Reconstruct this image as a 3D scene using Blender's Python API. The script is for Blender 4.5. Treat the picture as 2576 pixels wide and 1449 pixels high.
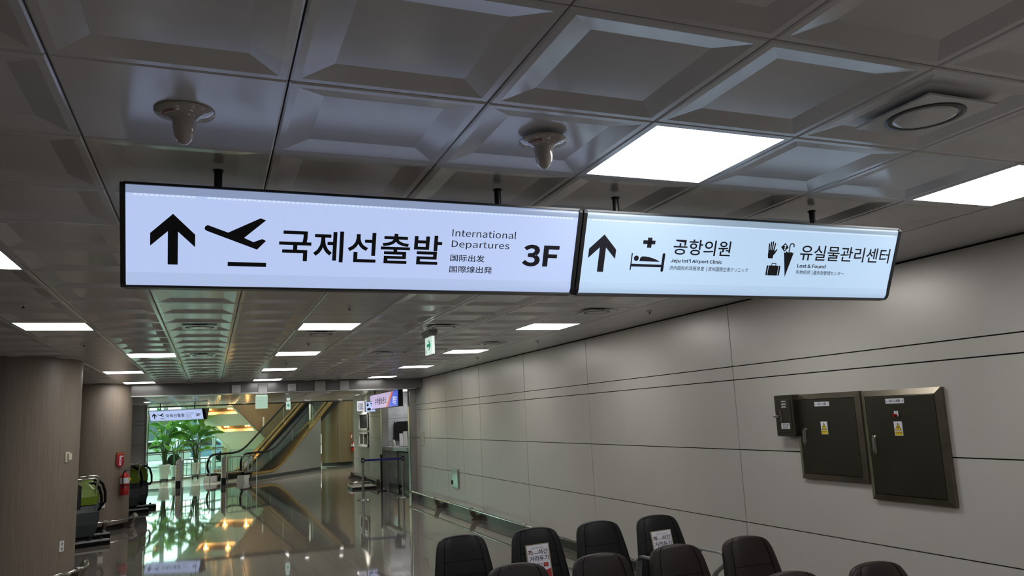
import bpy, bmesh, math, random
from mathutils import Vector, Matrix
random.seed(7)
PI = math.pi
SC = bpy.context.scene
for o in list(bpy.data.objects): bpy.data.objects.remove(o)
COL = SC.collection

# ------------------------------------------------------------------ camera, world, exposure
CAM_H, CEIL = 1.83, 2.795
yaw, pit, rol = 0.3754, 0.1644, -0.0451
F = Vector((math.sin(yaw)*math.cos(pit), math.cos(yaw)*math.cos(pit), math.sin(pit)))
Rr = Vector((math.cos(yaw), -math.sin(yaw), 0)); Uu = Rr.cross(F)
R2 = math.cos(rol)*Rr + math.sin(rol)*Uu; U2 = -math.sin(rol)*Rr + math.cos(rol)*Uu
cd = bpy.data.cameras.new('camera'); cam = bpy.data.objects.new('camera', cd); COL.objects.link(cam)
M = Matrix.Identity(4)
for i in range(3): M[i][0] = R2[i]; M[i][1] = U2[i]; M[i][2] = -F[i]
M.translation = (0, 0, CAM_H); cam.matrix_world = M
cd.sensor_width = 36; cd.lens = 1939.1/2576*36; cd.clip_start = 0.05; cd.clip_end = 400
SC.camera = cam
W = bpy.data.worlds.new('daylight'); SC.world = W; W.use_nodes = True
bg = W.node_tree.nodes['Background']; bg.inputs[0].default_value = (.90, .98, .90, 1); bg.inputs[1].default_value = 4.4
SC.view_settings.view_transform = 'Standard'; SC.view_settings.look = 'None'
SC.view_settings.exposure = 0.0; SC.view_settings.gamma = 1.0; SC.view_settings.use_curve_mapping = False
PANEL_L = 15.5      # ceiling light panels
SIGN_L = 1.06

# ------------------------------------------------------------------ materials
MATS = {}
def mat(name, c=(.5,.5,.5), r=.5, m=0.0, e=None, es=1.0, bump=0, bscale=30, var=0, vscale=5, vstr=(1,1,1), spec=.5, c2=None, coat=0):
    if name in MATS: return MATS[name]
    mt = bpy.data.materials.new(name); mt.use_nodes = True; nt = mt.node_tree; b = nt.nodes['Principled BSDF']
    b.inputs['Base Color'].default_value = (*c, 1); b.inputs['Roughness'].default_value = r; b.inputs['Metallic'].default_value = m
    b.inputs['Specular IOR Level'].default_value = spec
    if coat: b.inputs['Coat Weight'].default_value = coat; b.inputs['Coat Roughness'].default_value = .05
    if e: b.inputs['Emission Color'].default_value = (*e, 1); b.inputs['Emission Strength'].default_value = es
    if bump or var or c2:
        tc = nt.nodes.new('ShaderNodeTexCoord'); mp = nt.nodes.new('ShaderNodeMapping'); mp.inputs['Scale'].default_value = vstr
        nt.links.new(tc.outputs['Object'], mp.inputs[0])
    if var or c2:
        n = nt.nodes.new('ShaderNodeTexNoise'); n.inputs['Scale'].default_value = vscale; n.inputs['Detail'].default_value = 5
        nt.links.new(mp.outputs[0], n.inputs['Vector'])
        rp = nt.nodes.new('ShaderNodeValToRGB'); rp.color_ramp.elements[0].position = .3; rp.color_ramp.elements[1].position = .7
        k0 = tuple(x*(1-var) for x in c); k1 = c2 if c2 else tuple(min(1, x*(1+var)) for x in c)
        rp.color_ramp.elements[0].color = (*k0, 1); rp.color_ramp.elements[1].color = (*k1, 1)
        nt.links.new(n.outputs['Fac'], rp.inputs[0]); nt.links.new(rp.outputs[0], b.inputs['Base Color'])
    if bump:
        n2 = nt.nodes.new('ShaderNodeTexNoise'); n2.inputs['Scale'].default_value = bscale
        nt.links.new(mp.outputs[0], n2.inputs['Vector'])
        bp = nt.nodes.new('ShaderNodeBump'); bp.inputs['Strength'].default_value = bump; bp.inputs['Distance'].default_value = .01
        nt.links.new(n2.outputs['Fac'], bp.inputs['Height']); nt.links.new(bp.outputs[0], b.inputs['Normal'])
    MATS[name] = mt; return mt
def glass(name, tint=(.8,.95,.9), refl=.12):
    if name in MATS: return MATS[name]
    mt = bpy.data.materials.new(name); mt.use_nodes = True; nt = mt.node_tree; nt.nodes.clear()
    out = nt.nodes.new('ShaderNodeOutputMaterial'); mx = nt.nodes.new('ShaderNodeMixShader')
    t = nt.nodes.new('ShaderNodeBsdfTransparent'); t.inputs[0].default_value = (*tint, 1)
    g = nt.nodes.new('ShaderNodeBsdfGlossy'); g.inputs['Roughness'].default_value = .02
    f = nt.nodes.new('ShaderNodeLayerWeight'); f.inputs[0].default_value = .5     # same on both faces of the pane
    pw = nt.nodes.new('ShaderNodeMath'); pw.operation = 'POWER'; pw.inputs[1].default_value = 4.5
    a = nt.nodes.new('ShaderNodeMath'); a.operation = 'ADD'; a.inputs[1].default_value = refl*.3; a.use_clamp = True
    nt.links.new(f.outputs['Facing'], pw.inputs[0]); nt.links.new(pw.outputs[0], a.inputs[0]); nt.links.new(a.outputs[0], mx.inputs[0])
    nt.links.new(t.outputs[0], mx.inputs[1]); nt.links.new(g.outputs[0], mx.inputs[2]); nt.links.new(mx.outputs[0], out.inputs[0])
    MATS[name] = mt; return mt
def mwood(name, a, b_, r=.45):
    mt = mat(name, a, r, c2=b_, var=.06, vscale=9, vstr=(9, 9, .25), bump=.03, bscale=12)
    return mt
m_ceil = mat('ceiling_paint', (.66,.655,.665), .19, var=.05, vscale=2.2, bump=.005, bscale=2, spec=.75)
m_ceilflat = m_ceil
m_gap = mat('dark_gap', (.012,.012,.012), .8)
m_wall = mat('wall_panel_enamel', (.60,.57,.525), .36, m=.22, var=.03, vscale=.8, bump=.01, bscale=1.2)
m_wall2 = mat('wall_panel_cream', (.52,.50,.44), .4, var=.03, vscale=1)
m_floor = mat('polished_stone', (.165,.147,.128), .035, var=.15, vscale=14, bump=.012, bscale=1.1, spec=.65)
m_joint = mat('floor_joint', (.03,.028,.025), .5)
m_black = mat('black_satin', (.012,.012,.014), .35)
m_ink = mat('black_vinyl', (.006,.006,.012), .45)
m_white = mat('white_plastic', (.75,.75,.74), .3)
m_chrome = mat('chrome', (.72,.71,.68), .12, m=1)
m_steel = mat('brushed_steel', (.5,.49,.46), .28, m=1, var=.12, vscale=8, vstr=(1,1,12))
m_darksteel = mat('dark_stainless', (.085,.082,.062), .32, m=.85, var=.08, vscale=2)
m_framesteel = mat('stainless_trim', (.19,.165,.125), .33, m=.9, var=.12, vscale=6)
m_panel = mat('light_diffuser', (.9,.9,.9), .4, e=(1,.985,.97), es=PANEL_L)
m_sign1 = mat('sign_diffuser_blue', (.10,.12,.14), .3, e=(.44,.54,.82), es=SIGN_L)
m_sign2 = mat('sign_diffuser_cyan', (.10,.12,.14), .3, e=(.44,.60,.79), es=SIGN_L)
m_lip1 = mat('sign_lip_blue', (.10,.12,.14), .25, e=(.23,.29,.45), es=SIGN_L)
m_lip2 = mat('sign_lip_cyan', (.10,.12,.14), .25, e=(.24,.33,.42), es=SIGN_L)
m_led = mat('sign_led_row', (.2,.2,.2), .4, e=(.62,.74,.98), es=1.0)
m_wood1 = mwood('ash_veneer', (.205,.165,.127), (.245,.20,.156), .45)
m_wood3 = mwood('brown_veneer', (.115,.078,.036), (.16,.11,.055), .4)
m_beam = mat('beam_enamel', (.16,.155,.15), .22, m=.3, bump=.02, bscale=3)
m_leather = mat('black_leather', (.006,.006,.007), .5, spec=.28, bump=.1, bscale=300)
m_leather_warm = mat('warm_lit_leather', (.014,.0095,.008), .5, spec=.28, bump=.1, bscale=300)  # same leather as the black chairs, browned to paint in warmer light
m_pipe = mat('stitched_seam', (.002,.002,.002), .8, spec=.1)
m_alu = mat('cast_aluminium', (.36,.37,.37), .35, m=.35)
m_red = mat('extinguisher_red', (.42,.012,.01), .25)
m_redsign = mat('red_sign', (.35,.012,.02), .4)
m_yellow = mat('warning_yellow', (.75,.55,.02), .5)
m_paper = mat('white_paper', (.72,.72,.78), .5)
m_lime = mat('lime_plastic', (.13,.21,.01), .35)
m_slate = mat('slate_plastic', (.028,.034,.038), .4)
m_cream = mat('cream_plastic', (.55,.52,.40), .4)
m_green = mat('exit_green', (0,.28,.13), .5, e=(0,.35,.17), es=.5)
m_exitface = mat('exit_diffuser', (.6,.7,.65), .4, e=(.62,.78,.70), es=.8)
m_pot = mat('matt_white_pot', (.55,.58,.55), .6)
m_soil = mat('potting_soil', (.03,.02,.012), .9)
m_leaf = mat('leaf_green', (.06,.20,.03), .35, c2=(.16,.40,.05), var=.3, vscale=3)
m_leafdark = mat('leaf_dark_green', (.03,.10,.02), .35, c2=(.07,.20,.035), var=.3, vscale=3)
def translucent(mt, c):
    nt = mt.node_tree; out = next(n for n in nt.nodes if n.type == 'OUTPUT_MATERIAL'); b = nt.nodes['Principled BSDF']
    t = nt.nodes.new('ShaderNodeBsdfTranslucent'); t.inputs[0].default_value = (*c, 1); mx = nt.nodes.new('ShaderNodeMixShader'); mx.inputs[0].default_value = .4
    nt.links.new(b.outputs[0], mx.inputs[1]); nt.links.new(t.outputs[0], mx.inputs[2]); nt.links.new(mx.outputs[0], out.inputs[0])
m_leafdry = mat('leaf_dry_orange', (.5,.22,.02), .5)
translucent(m_leaf, (.25,.55,.08)); translucent(m_leafdark, (.10,.30,.05))
m_stem = mat('leaf_stem', (.04,.09,.02), .5)
m_belt = mat('blue_belt', (.01,.015,.18), .6)
m_marble = mat('grey_marble', (.33,.35,.36), .15, c2=(.42,.44,.45), var=.12, vscale=2.5, vstr=(1,1,2.5))
m_counter = mat('counter_stone', (.42,.42,.40), .3)
m_counterfront = mat('counter_front', (.25,.28,.25), .15)
m_counterdark = mat('counter_dark', (.07,.068,.06), .3)
m_screen = mat('monitor_black', (.004,.004,.004), .3)
m_bronze = mat('bronze_deck', (.42,.24,.075), .2, m=1)
m_rubber = mat('black_rubber', (.005,.005,.005), .55, spec=.1)
m_step = mat('escalator_step', (.012,.012,.012), .5, spec=.3)
m_soffit = mat('soffit_white', (.90,.89,.76), .5)
m_brown = mat('atrium_brown', (.21,.125,.055), .6)
m_atr = mat('atrium_grey', (.30,.29,.27), .5)
m_gw = glass('curtain_glass', (.76,.95,.89), .12)
m_gb = glass('balustrade_glass', (.86,.93,.90), .1)
m_gd = glass('booth_glass', (.55,.6,.6), .5)
m_mull = mat('mullion_grey', (.25,.28,.27), .4, m=.5)
m_amber = mat('amber_lamp', (1,.7,.3), .4, e=(1,.50,.12), es=14)
m_dl = mat('downlight_lens', (.9,.9,.9), .4, e=(1,.97,.93), es=9)
m_asphalt = mat('asphalt', (.35,.37,.36), .8)
m_concrete = mat('outside_concrete', (.55,.58,.56), .8)

# ------------------------------------------------------------------ mesh helpers
class MB:
    def __init__(s): s.v = []; s.f = []; s.sm = []
    def add(s, vs, fs, smooth=False):
        n = len(s.v); s.v += [tuple(v) for v in vs]; s.f += [tuple(i+n for i in f) for f in fs]; s.sm += [smooth]*len(fs); return s
    def box(s, a, b, T=None):
        x0,y0,z0 = a; x1,y1,z1 = b
        if x0 > x1: x0,x1 = x1,x0
        if y0 > y1: y0,y1 = y1,y0
        if z0 > z1: z0,z1 = z1,z0
        vs = [(x0,y0,z0),(x1,y0,z0),(x1,y1,z0),(x0,y1,z0),(x0,y0,z1),(x1,y0,z1),(x1,y1,z1),(x0,y1,z1)]
        if T: vs = [T(v) for v in vs]
        return s.add(vs, [(0,3,2,1),(4,5,6,7),(0,1,5,4),(1,2,6,5),(2,3,7,6),(3,0,4,7)])
    def tube(s, pts, r, n=10, cap=True, closed=False):
        pts = [Vector(p) for p in pts]; N = len(pts); rs = r if isinstance(r, (list, tuple)) else [r]*N
        rings = []; up = None
        for i, p in enumerate(pts):
            if closed: d = pts[(i+1) % N]-pts[i-1]
            else: d = (pts[min(i+1, N-1)]-pts[max(i-1, 0)])
            d.normalize()
            if up is None: up = Vector((0,0,1)) if abs(d.z) < .9 else Vector((1,0,0))
            a = d.cross(up)
            if a.length < 1e-4: a = d.orthogonal()
            a.normalize(); b = a.cross(d).normalized(); up = b
            rings.append([p+rs[i]*(math.cos(2*PI*k/n)*a+math.sin(2*PI*k/n)*b) for k in range(n)])
        vs = [v for g in rings for v in g]; fs = []
        for i in range(N if closed else N-1):
            j = (i+1) % N
            for k in range(n): fs.append((i*n+k, i*n+(k+1) % n, j*n+(k+1) % n, j*n+k))
        s.add(vs, fs, True)
        if cap and not closed:
            s.add(rings[0], [tuple(range(n))]); s.add(rings[-1], [tuple(range(n))[::-1]])
        return s
    def lathe(s, prof, c=(0,0,0), n=24, axis='z', smooth=True):
        vs = []; fs = []
        for r, h in prof:
            for k in range(n):
                a = 2*PI*k/n; p = (r*math.cos(a), r*math.sin(a), h)
                if axis == 'x': p = (h, p[0], p[1])
                if axis == 'y': p = (p[0], h, p[1])
                vs.append((c[0]+p[0], c[1]+p[1], c[2]+p[2]))
        for i in range(len(prof)-1):
            for k in range(n): fs.append((i*n+k, i*n+(k+1) % n, (i+1)*n+(k+1) % n, (i+1)*n+k))
        return s.add(vs, fs, smooth)
    def cyl(s, c, r, h, n=20, axis='z'):
        s.lathe([(r,0),(r,h)], c, n, axis)
        for hh in (0, h):
            ring = []
            for k in range(n):
                a = 2*PI*k/n; p = (r*math.cos(a), r*math.sin(a), hh)
                if axis == 'x': p = (hh, p[0], p[1])
                if axis == 'y': p = (p[0], hh, p[1])
                ring.append((c[0]+p[0], c[1]+p[1], c[2]+p[2]))
            s.add(ring, [tuple(range(n))])
        return s
    def prism(s, poly, d0, d1, T):
        """poly in 2D (a,b), extruded d0..d1; T maps (a,b,d)->xyz"""
        n = len(poly); vs = [T(a,b,d0) for a,b in poly]+[T(a,b,d1) for a,b in poly]
        fs = [tuple(range(n)), tuple(range(n, 2*n))[::-1]]+[(i, i+n, (i+1) % n+n, (i+1) % n) for i in range(n)]
        return s.add(vs, fs)
    def mesh(s, name, m):
        me = bpy.data.meshes.new(name); me.from_pydata([tuple(v) for v in s.v], [], s.f); me.update()
        for p, q in zip(me.polygons, s.sm): p.use_smooth = q
        bm = bmesh.new(); bm.from_mesh(me); bmesh.ops.recalc_face_normals(bm, faces=bm.faces); bm.to_mesh(me); bm.free()
        if m: me.materials.append(m)
        return me
    def build(s, name, m, parent=None, loc=None, bevel=0):
        return link(name, s.mesh(name, m), parent, loc, bevel)
def link(name, me, parent=None, loc=None, bevel=0):
    o = bpy.data.objects.new(name, me); COL.objects.link(o)
    if parent: o.parent = parent
    if loc is not None: o.location = loc
    if bevel:
        b = o.modifiers.new('bevel', 'BEVEL'); b.width = bevel; b.segments = 2; b.limit_method = 'ANGLE'; b.angle_limit = .6
    return o
def tag(o, label=None, cat=None, group=None, kind=None):
    if label: o['label'] = label
    if cat: o['category'] = cat
    if group: o['group'] = group
    if kind: o['kind'] = kind
    return o
def thing(name, loc, label, cat, group=None, rz=0):
    o = bpy.data.objects.new(name, None); COL.objects.link(o); o.empty_display_size = .1
    o.location = loc; o.rotation_euler = (0,0,rz); return tag(o, label, cat, group)
def struct(o): o['kind'] = 'structure'; return o
def stuff(o): o['kind'] = 'stuff'; return o
def copy_tree(o, parent=None):
    c = o.copy(); COL.objects.link(c); c.parent = parent
    for ch in o.children: copy_tree(ch, c)
    return c
def BOX(name, a, b, m, parent=None, bevel=0):
    c = tuple((p+q)/2 for p, q in zip(a, b)); h = tuple(abs(q-p)/2 for p, q in zip(a, b))
    return MB().box(tuple(-x for x in h), h).build(name, m, parent, c, bevel)
def frame(o, xd, yd):
    xd = Vector(xd).normalized(); yd = Vector(yd).normalized(); n = xd.cross(yd).normalized(); o = Vector(o)
    return lambda a, b, d=0: tuple(o+xd*a+yd*b+n*d)
import os
try: FONT = bpy.data.fonts.load(os.path.join(bpy.utils.system_resource('DATAFILES'), 'fonts', 'Noto Sans CJK Regular.woff2'))   # a font that ships inside Blender
except Exception: FONT = None
def text(name, s, box, T, m, parent, bold=0, depth=.0008, stretch=True, label=None, split=False):
    """lettering fitted to box (x0,y0,x1,y1) of frame T"""
    cu = bpy.data.curves.new('t', 'FONT'); cu.body = s; cu.size = 1; cu.font = (FONT if FONT and s.replace('·',' ').isascii() else None) or cu.font; cu.offset = bold; cu.resolution_u = 3
    ob = bpy.data.objects.new('t', cu); COL.objects.link(ob)
    dg = bpy.context.evaluated_depsgraph_get(); dg.update(); me0 = ob.evaluated_get(dg).to_mesh()
    vs = [v.co.copy() for v in me0.vertices]; fs = [tuple(p.vertices) for p in me0.polygons]
    ob.evaluated_get(dg).to_mesh_clear(); bpy.data.objects.remove(ob); bpy.data.curves.remove(cu)
    if not vs: return None
    x0 = min(v.x for v in vs); x1 = max(v.x for v in vs); y0 = min(v.y for v in vs); y1 = max(v.y for v in vs)
    sx = (box[2]-box[0])/(x1-x0); sy = (box[3]-box[1])/(y1-y0)
    P = [T(box[0]+(v.x-x0)*sx, box[1]+(v.y-y0)*sy, depth) for v in vs]
    if split:                                   # one object per character
        n = len(s); cells = [[] for _ in range(n)]
        for f in fs: cells[min(n-1, max(0, int((sum(vs[i].x for i in f)/len(f)-x0)/(x1-x0)*n)))].append(f)
        for c in cells:
            if not c: continue
            ids = sorted({i for f in c for i in f}); mp = {i: k for k, i in enumerate(ids)}
            o = MB().add([P[i] for i in ids], [tuple(mp[i] for i in f) for f in c]).build(name, m, parent)
        return o
    mb = MB(); mb.add(P, fs); o = mb.build(name, m, parent)
    if label: o['label'] = label
    return o
def poly(name, polys, T, m, parent, d=.0008, label=None):
    mb = MB()
    for pl in polys: mb.prism(pl, 0, d, T)
    o = mb.build(name, m, parent)
    if label: o['label'] = label
    return o
def disc(cx, cy, r, n=20, ry=None): return [(cx+r*math.cos(2*PI*k/n), cy+(ry or r)*math.sin(2*PI*k/n)) for k in range(n)]
def strip(pts, w):
    """2-D stroke of width w as quads"""
    out = []
    for (a, b), (c, d) in zip(pts, pts[1:]):
        L = math.hypot(c-a, d-b) or 1; nx, ny = -(d-b)/L*w/2, (c-a)/L*w/2
        out.append([(a+nx,b+ny),(c+nx,d+ny),(c-nx,d-ny),(a-nx,b-ny)])
    return out

# ------------------------------------------------------------------ ceiling
TX0, TY0, TP = -.4087, 2.1399, .6
ceil = struct(BOX('ceiling', (-9, -7, CEIL+.045), (4.75, 18.0, CEIL+.15), m_gap))
def coffer_mesh(flat=False):
    mb = MB(); g = .2975; e = .27; q = .187; d = .017; ch = .004
    def ring(r, z): return [(-r,-r,z),(r,-r,z),(r,r,z),(-r,r,z)]
    rs = [ring(g, .03), ring(g, ch), ring(g-ch*1.5, 0)]
    if not flat: rs += [ring(e, 0), ring(q, d)]
    vs = [v for r_ in rs for v in r_]; fs = []
    for i in range(len(rs)-1):
        for k in range(4): fs.append((i*4+k, i*4+(k+1) % 4, (i+1)*4+(k+1) % 4, (i+1)*4+k))
    n = (len(rs)-1)*4; fs.append((n, n+1, n+2, n+3))
    return mb.add(vs, fs)
me_coffer = coffer_mesh().mesh('ceiling_tile', m_ceil); me_flat = coffer_mesh(True).mesh('ceiling_tile', m_ceilflat)
LIGHTS = {}   # (i,j) -> label
def ij(x, y): return (round((x-TX0-.3)/TP), round((y-TY0-.3)/TP))
lights = [  # tile centre, label
 (1.69, 2.44, 'large square ceiling light panel right above the directional sign'),
 (3.49, 2.44, 'square ceiling light panel cut by the right edge of the view above the wall'),
 (-1.31, 4.84, 'ceiling light panel cut by the left edge of the view'),
 (.79+.3, 4.84, 'square ceiling light panel hidden behind the left sign box'), (3.49, 4.84, 'square ceiling light panel hidden behind the right sign box'),
 (-1.31, 7.84, 'nearest ceiling light panel above the first wooden column'),
 (1.09, 7.84, 'nearest ceiling light panel below the middle of the directional sign'),
 (3.49, 7.84, 'nearest ceiling light panel of the row beside the right wall'),
 (-.71, 10.84, 'ceiling light panel just left of the round vent, level with the first column'),
 (1.09, 10.84, 'second ceiling light panel of the middle row going away'),
 (3.49, 10.84, 'second ceiling light panel of the row beside the right wall'),
 (-1.31, 13.84, 'ceiling light panel nearest the top of the second wooden column'),
 (1.09, 13.84, 'third ceiling light panel of the middle row going away'),
 (3.49, 13.84, 'third ceiling light panel of the row beside the right wall'),
 (-1.31, 16.84, 'farthest left ceiling light panel just before the dark beam'),
 (1.09, 16.84, 'farthest middle ceiling light panel just before the dark beam'),
 (3.49, 16.84, 'farthest ceiling light panel beside the right wall before the dark beam')]
for gx in (-1.31, 1.09, 3.49): lights.append((gx, -1.16, None)); lights.append((gx, -4.16, None))
for x, y, l in lights: LIGHTS[ij(x, y)] = l
VENTS = {ij(2.29,1.84): 'large round ceiling vent on a square plate at upper right',
 ij(-.11,7.84): 'nearest round ceiling vent in the green-reflecting tiles under the left sign',
 ij(2.29,7.84): 'round ceiling vent right behind the small green arrow exit sign',
 ij(3.49,6.64): 'round ceiling vent nearest the right wall under the right sign box',
 ij(3.49,9.64): 'round ceiling vent between the first and second light panels by the right wall',
 ij(-.11,10.84): 'second round ceiling vent in the green-reflecting tiles, beside a light panel',
 ij(-.11,13.84): 'farthest round ceiling vent in the green-reflecting tiles',
 ij(1.09,8.44): 'round ceiling vent right behind the nearest middle light panel',
 ij(1.09,14.44): 'round ceiling vent behind the third middle light panel',
 ij(2.29,10.84): 'round ceiling vent left of the second light panel by the right wall'}
far = MB(); ntile = 0
for j in range(-15, 26):
    for i in range(-14, 7):
        cx, cy = TX0+TP*i+.3, TY0+TP*j+.3
        if (i, j) in LIGHTS or cy > 17.5: continue
        flat = (i, j) == (0, 0) or (i == 2 and cy > 6 and (i, j) not in VENTS) or (i == -2 and cy > 9)
        me = me_flat if flat else me_coffer
        vis = (-.2 if cx < .5 else -.9) < cy < 10.5 and -.45 < cx/max(cy, .3) < 1.75*2 and cx > -3.2
        tx, ty = random.gauss(0, .0012), random.gauss(0, .0012)
        if vis and cy > .6:
            o = link('ceiling_tile', me, ceil); o.location = Vector((cx, cy, CEIL))-ceil.location; o.rotation_euler = (tx, ty, 0); ntile += 1
        else:
            vs = [(v.co.x+cx, v.co.y+cy, v.co.z+CEIL+tx*v.co.y+ty*v.co.x) for v in me.vertices]
            far.add(vs, [tuple(p.vertices) for p in me.polygons])
o = stuff(far.build('ceiling_tile', m_ceil)); o.parent = ceil; o.location = -Vector(ceil.location)
yy = -7.0                                   # long flat panels beside the right wall
while yy < 17.5:
    me = MB().box((-.3985,-.5975,0), (.3985,.5975,.03)).mesh('ceiling_panel', m_ceilflat) if yy == -7.0 else me
    o = link('ceiling_panel', me, ceil); o.location = Vector((4.1945, yy+.6, CEIL+.0005))-ceil.location
    o.rotation_euler = (random.gauss(0,.0008), 0, 0); yy += 1.2
me_lf = MB(); 
for a, b in (((-.2975,-.2975,0),(.2975,-.272,.02)), ((-.2975,.272,0),(.2975,.2975,.02)), ((-.2975,-.272,0),(-.272,.272,.02)), ((.272,-.272,0),(.2975,.272,.02))): me_lf.box(a, b)
me_lf = me_lf.mesh('frame', m_ceil); me_lp = MB().box((-.272,-.272,.004),(.272,.272,.012)).mesh('diffuser', m_panel)
for x, y, l in lights:
    i, j = ij(x, y); cx, cy = TX0+TP*i+.3, TY0+TP*j+.3
    t = thing('ceiling_light', (cx, cy, CEIL), l or 'square ceiling light panel behind the viewer, out of view', 'ceiling light', 'square ceiling light panels')
    link('frame', me_lf, t); link('diffuser', me_lp, t)
pl = MB().box((-.155,-.155,-.007),(.155,.155,.0)).mesh('plate', m_ceil)
rg = MB().lathe([(.102,-.007),(.102,-.0085),(.128,-.0085),(.128,-.007)], n=40).mesh('ring', m_black)
ds = MB().lathe([(.0001,-.012),(.05,-.0118),(.085,-.011),(.101,-.0095),(.103,-.007)], n=40).mesh('dish', m_ceil)
for k, l in VENTS.items():
    t = thing('ceiling_vent', (TX0+TP*k[0]+.3, TY0+TP*k[1]+.3, CEIL), l, 'vent', 'round ceiling vents')
    link('plate', pl, t); link('ring', rg, t); link('dish', ds, t)
    MB().box((-.06,-.06,.0),(.06,.06,.02)).build('neck', m_black, t)
fl = MB().cyl((0,0,-.006), .028, .006, 16).mesh('flange', m_white)
hd = MB().cyl((0,0,-.02), .006, .014, 8).lathe([(.001,-.020),(.014,-.020),(.014,-.023),(.001,-.023)], n=12).mesh('head', m_black)
for (x, y), l in {(-1.3,6.53):'small sprinkler head in the ceiling at far left under the sign', (-1.28,9.36):'small sprinkler head above the first wooden column',
  (1.08,6.51):'small sprinkler head in the flat tile in front of the nearest middle light panel', (4.05,6.58):'sprinkler head nearest the viewer on the flat ceiling strip by the right wall',
  (4.03,9.38):'second sprinkler head on the flat ceiling strip by the right wall', (4.05,11.95):'third sprinkler head on the flat ceiling strip by the right wall',
  (4.0,15.2):'farthest sprinkler head on the flat ceiling strip by the right wall', (1.08,9.46):'small sprinkler head between the first and second middle light panels',
  (1.08,12.4):'small sprinkler head between the second and third middle light panels', (2.53,10.61):'small sprinkler head right of the middle row, beyond the small exit sign'}.items():
    t = thing('sprinkler', (x, y, CEIL), l, 'sprinkler', 'ceiling sprinkler heads'); link('flange', fl, t); link('head', hd, t)

# white flared dome fittings
for x, y, l in ((-.09, 2.44, 'glossy white flared dome fitting on the ceiling, the larger left one'), (1.09, 2.40, 'glossy white flared dome fitting on the ceiling, above the middle of the sign')):
    t = thing('ceiling_antenna', (x, y, CEIL), l, 'ceiling antenna', 'white flared dome fittings')
    MB().lathe([(.001,0),(.084,0),(.088,-.003),(.087,-.006),(.066,-.013),(.046,-.020),(.036,-.030)], n=48).build('flange', mat('glossy_white', (.50,.46,.44), .1, coat=1), t)
    MB().lathe([(.036,-.030),(.0335,-.052),(.029,-.075),(.021,-.094),(.011,-.104),(.0001,-.107)], n=40).build('dome', MATS['glossy_white'], t)
    arc = [(.064*math.cos(a), .064*math.sin(a), -.0185) for a in [math.radians(195+6*k) for k in range(9)]]
    tag(MB().tube(arc, .0022, 6).build('print_mark', mat('faded_red', (.35,.12,.1), .6), t), 'faded red printed arc')

# ------------------------------------------------------------------ floor
floor = struct(BOX('floor', (-12, -7, -.12), (9, 42, -.006), m_joint))
FX0, FY0 = .455, .26
me_ft = []
for k in range(6):
    mb = MB(); g = .2990; a, b, c = (random.gauss(0, .0009) for _ in range(3))
    top = [(x, y, .0005*a+a*.6*x+b*.6*y) for x, y in ((-g,-g),(g,-g),(g,g),(-g,g))]
    bot = [(x, y, -.006) for x, y, z in top]
    mb.add(bot+top, [(4,5,6,7),(0,1,5,4),(1,2,6,5),(2,3,7,6),(3,0,4,7)]); me_ft.append(mb.mesh('floor_tile', m_floor))
farf = MB(); sunlitf = MB()
for i in range(-20, 15):
    for j in range(-12, 70):
        cx, cy = FX0+.6*i+.3, FY0+.6*j+.3
        if cx > 8.9: continue
        me = me_ft[random.randrange(6)]
        pale = cy > 28.6 and cx < 1.3+(cy-29.6)*.7  # floor zone where daylight lands, painted in as a paler tile colour
        if 8.6 < cy < 15.5 and cx > -.19*cy-.3 and cx < 4.7 and cx < .62*cy:
            o = link('floor_tile', me, floor); o.location = Vector((cx, cy, 0))-floor.location
        elif pale: sunlitf.add([(v.co.x+cx, v.co.y+cy, v.co.z) for v in me.vertices], [tuple(p.vertices) for p in me.polygons])
        else: farf.add([(v.co.x+cx, v.co.y+cy, v.co.z) for v in me.vertices], [tuple(p.vertices) for p in me.polygons])
o = stuff(farf.build('floor_tile', m_floor)); o.parent = floor; o.location = -Vector(floor.location)
o = stuff(sunlitf.build('sunlit_floor_tile', mat('sunlit_stone', (.72,.71,.60), .08, var=.08, vscale=10))); o.parent = floor; o.location = -Vector(floor.location)  # daylight put into the tile colour; also bounces light up to the soffit

# ------------------------------------------------------------------ right wall
XW = 4.594
wall = struct(BOX('wall_right', (XW+.022, -7, 0), (XW+.12, 18.3, 3.0), m_gap))
ZS = [.12, .778, 1.4285, 2.0715, 2.198, 2.795]; YS = [-7, -3.05, 0, 3.03, 6.07, 9.11, 11.32, 13.53, 14.6, 15.72, 17.0, 18.28]
for a, b in zip(YS, YS[1:]):
    for c, d in zip(ZS, ZS[1:]):
        g = .0045; o = BOX('wall_panel', (XW, a+g, c+g), (XW+.022, b-g-.003, d-(g if d < 2.7 else .012)), m_wall, wall); o.location -= wall.location
        o.rotation_euler = (0, random.gauss(0,.0008), random.gauss(0,.0006))
struct(BOX('baseboard_right', (XW+.004, -7, 0), (XW+.022, 18.3, .115), mat('dark_skirting', (.05,.047,.042), .3, m=.2)))
# low bumper rail along the wall
t = thing('bumper_rail', (XW, 9, 0), 'long low chrome bumper rail on floor brackets along the right wall', 'bumper rail')
MB().tube([(-.15, -14, .19), (-.15, 9.45, .19)], .021, 12).build('rail', m_chrome, t)
br = [(0,0),(-.16,0),(-.125,.045),(-.165,.11),(-.187,.17),(-.183,.205),(-.16,.222),(-.125,.215),(-.11,.18),(-.06,.10),(0,.08)]
for y in (18.35, 16.2, 13.8, 11.2, 8.8, 6.4, 4.0):
    MB().prism(br, -.03, .03, lambda a, b, d: (a, d, b)).build('bracket', mat('bracket_bronze', (.22,.18,.15), .35, m=.8), t, (0, y-9, 0), .004)
    MB().cyl((-.15, y-9-.045, .19), .034, .09, 16, 'y').build('collar', m_steel, t)
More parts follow.
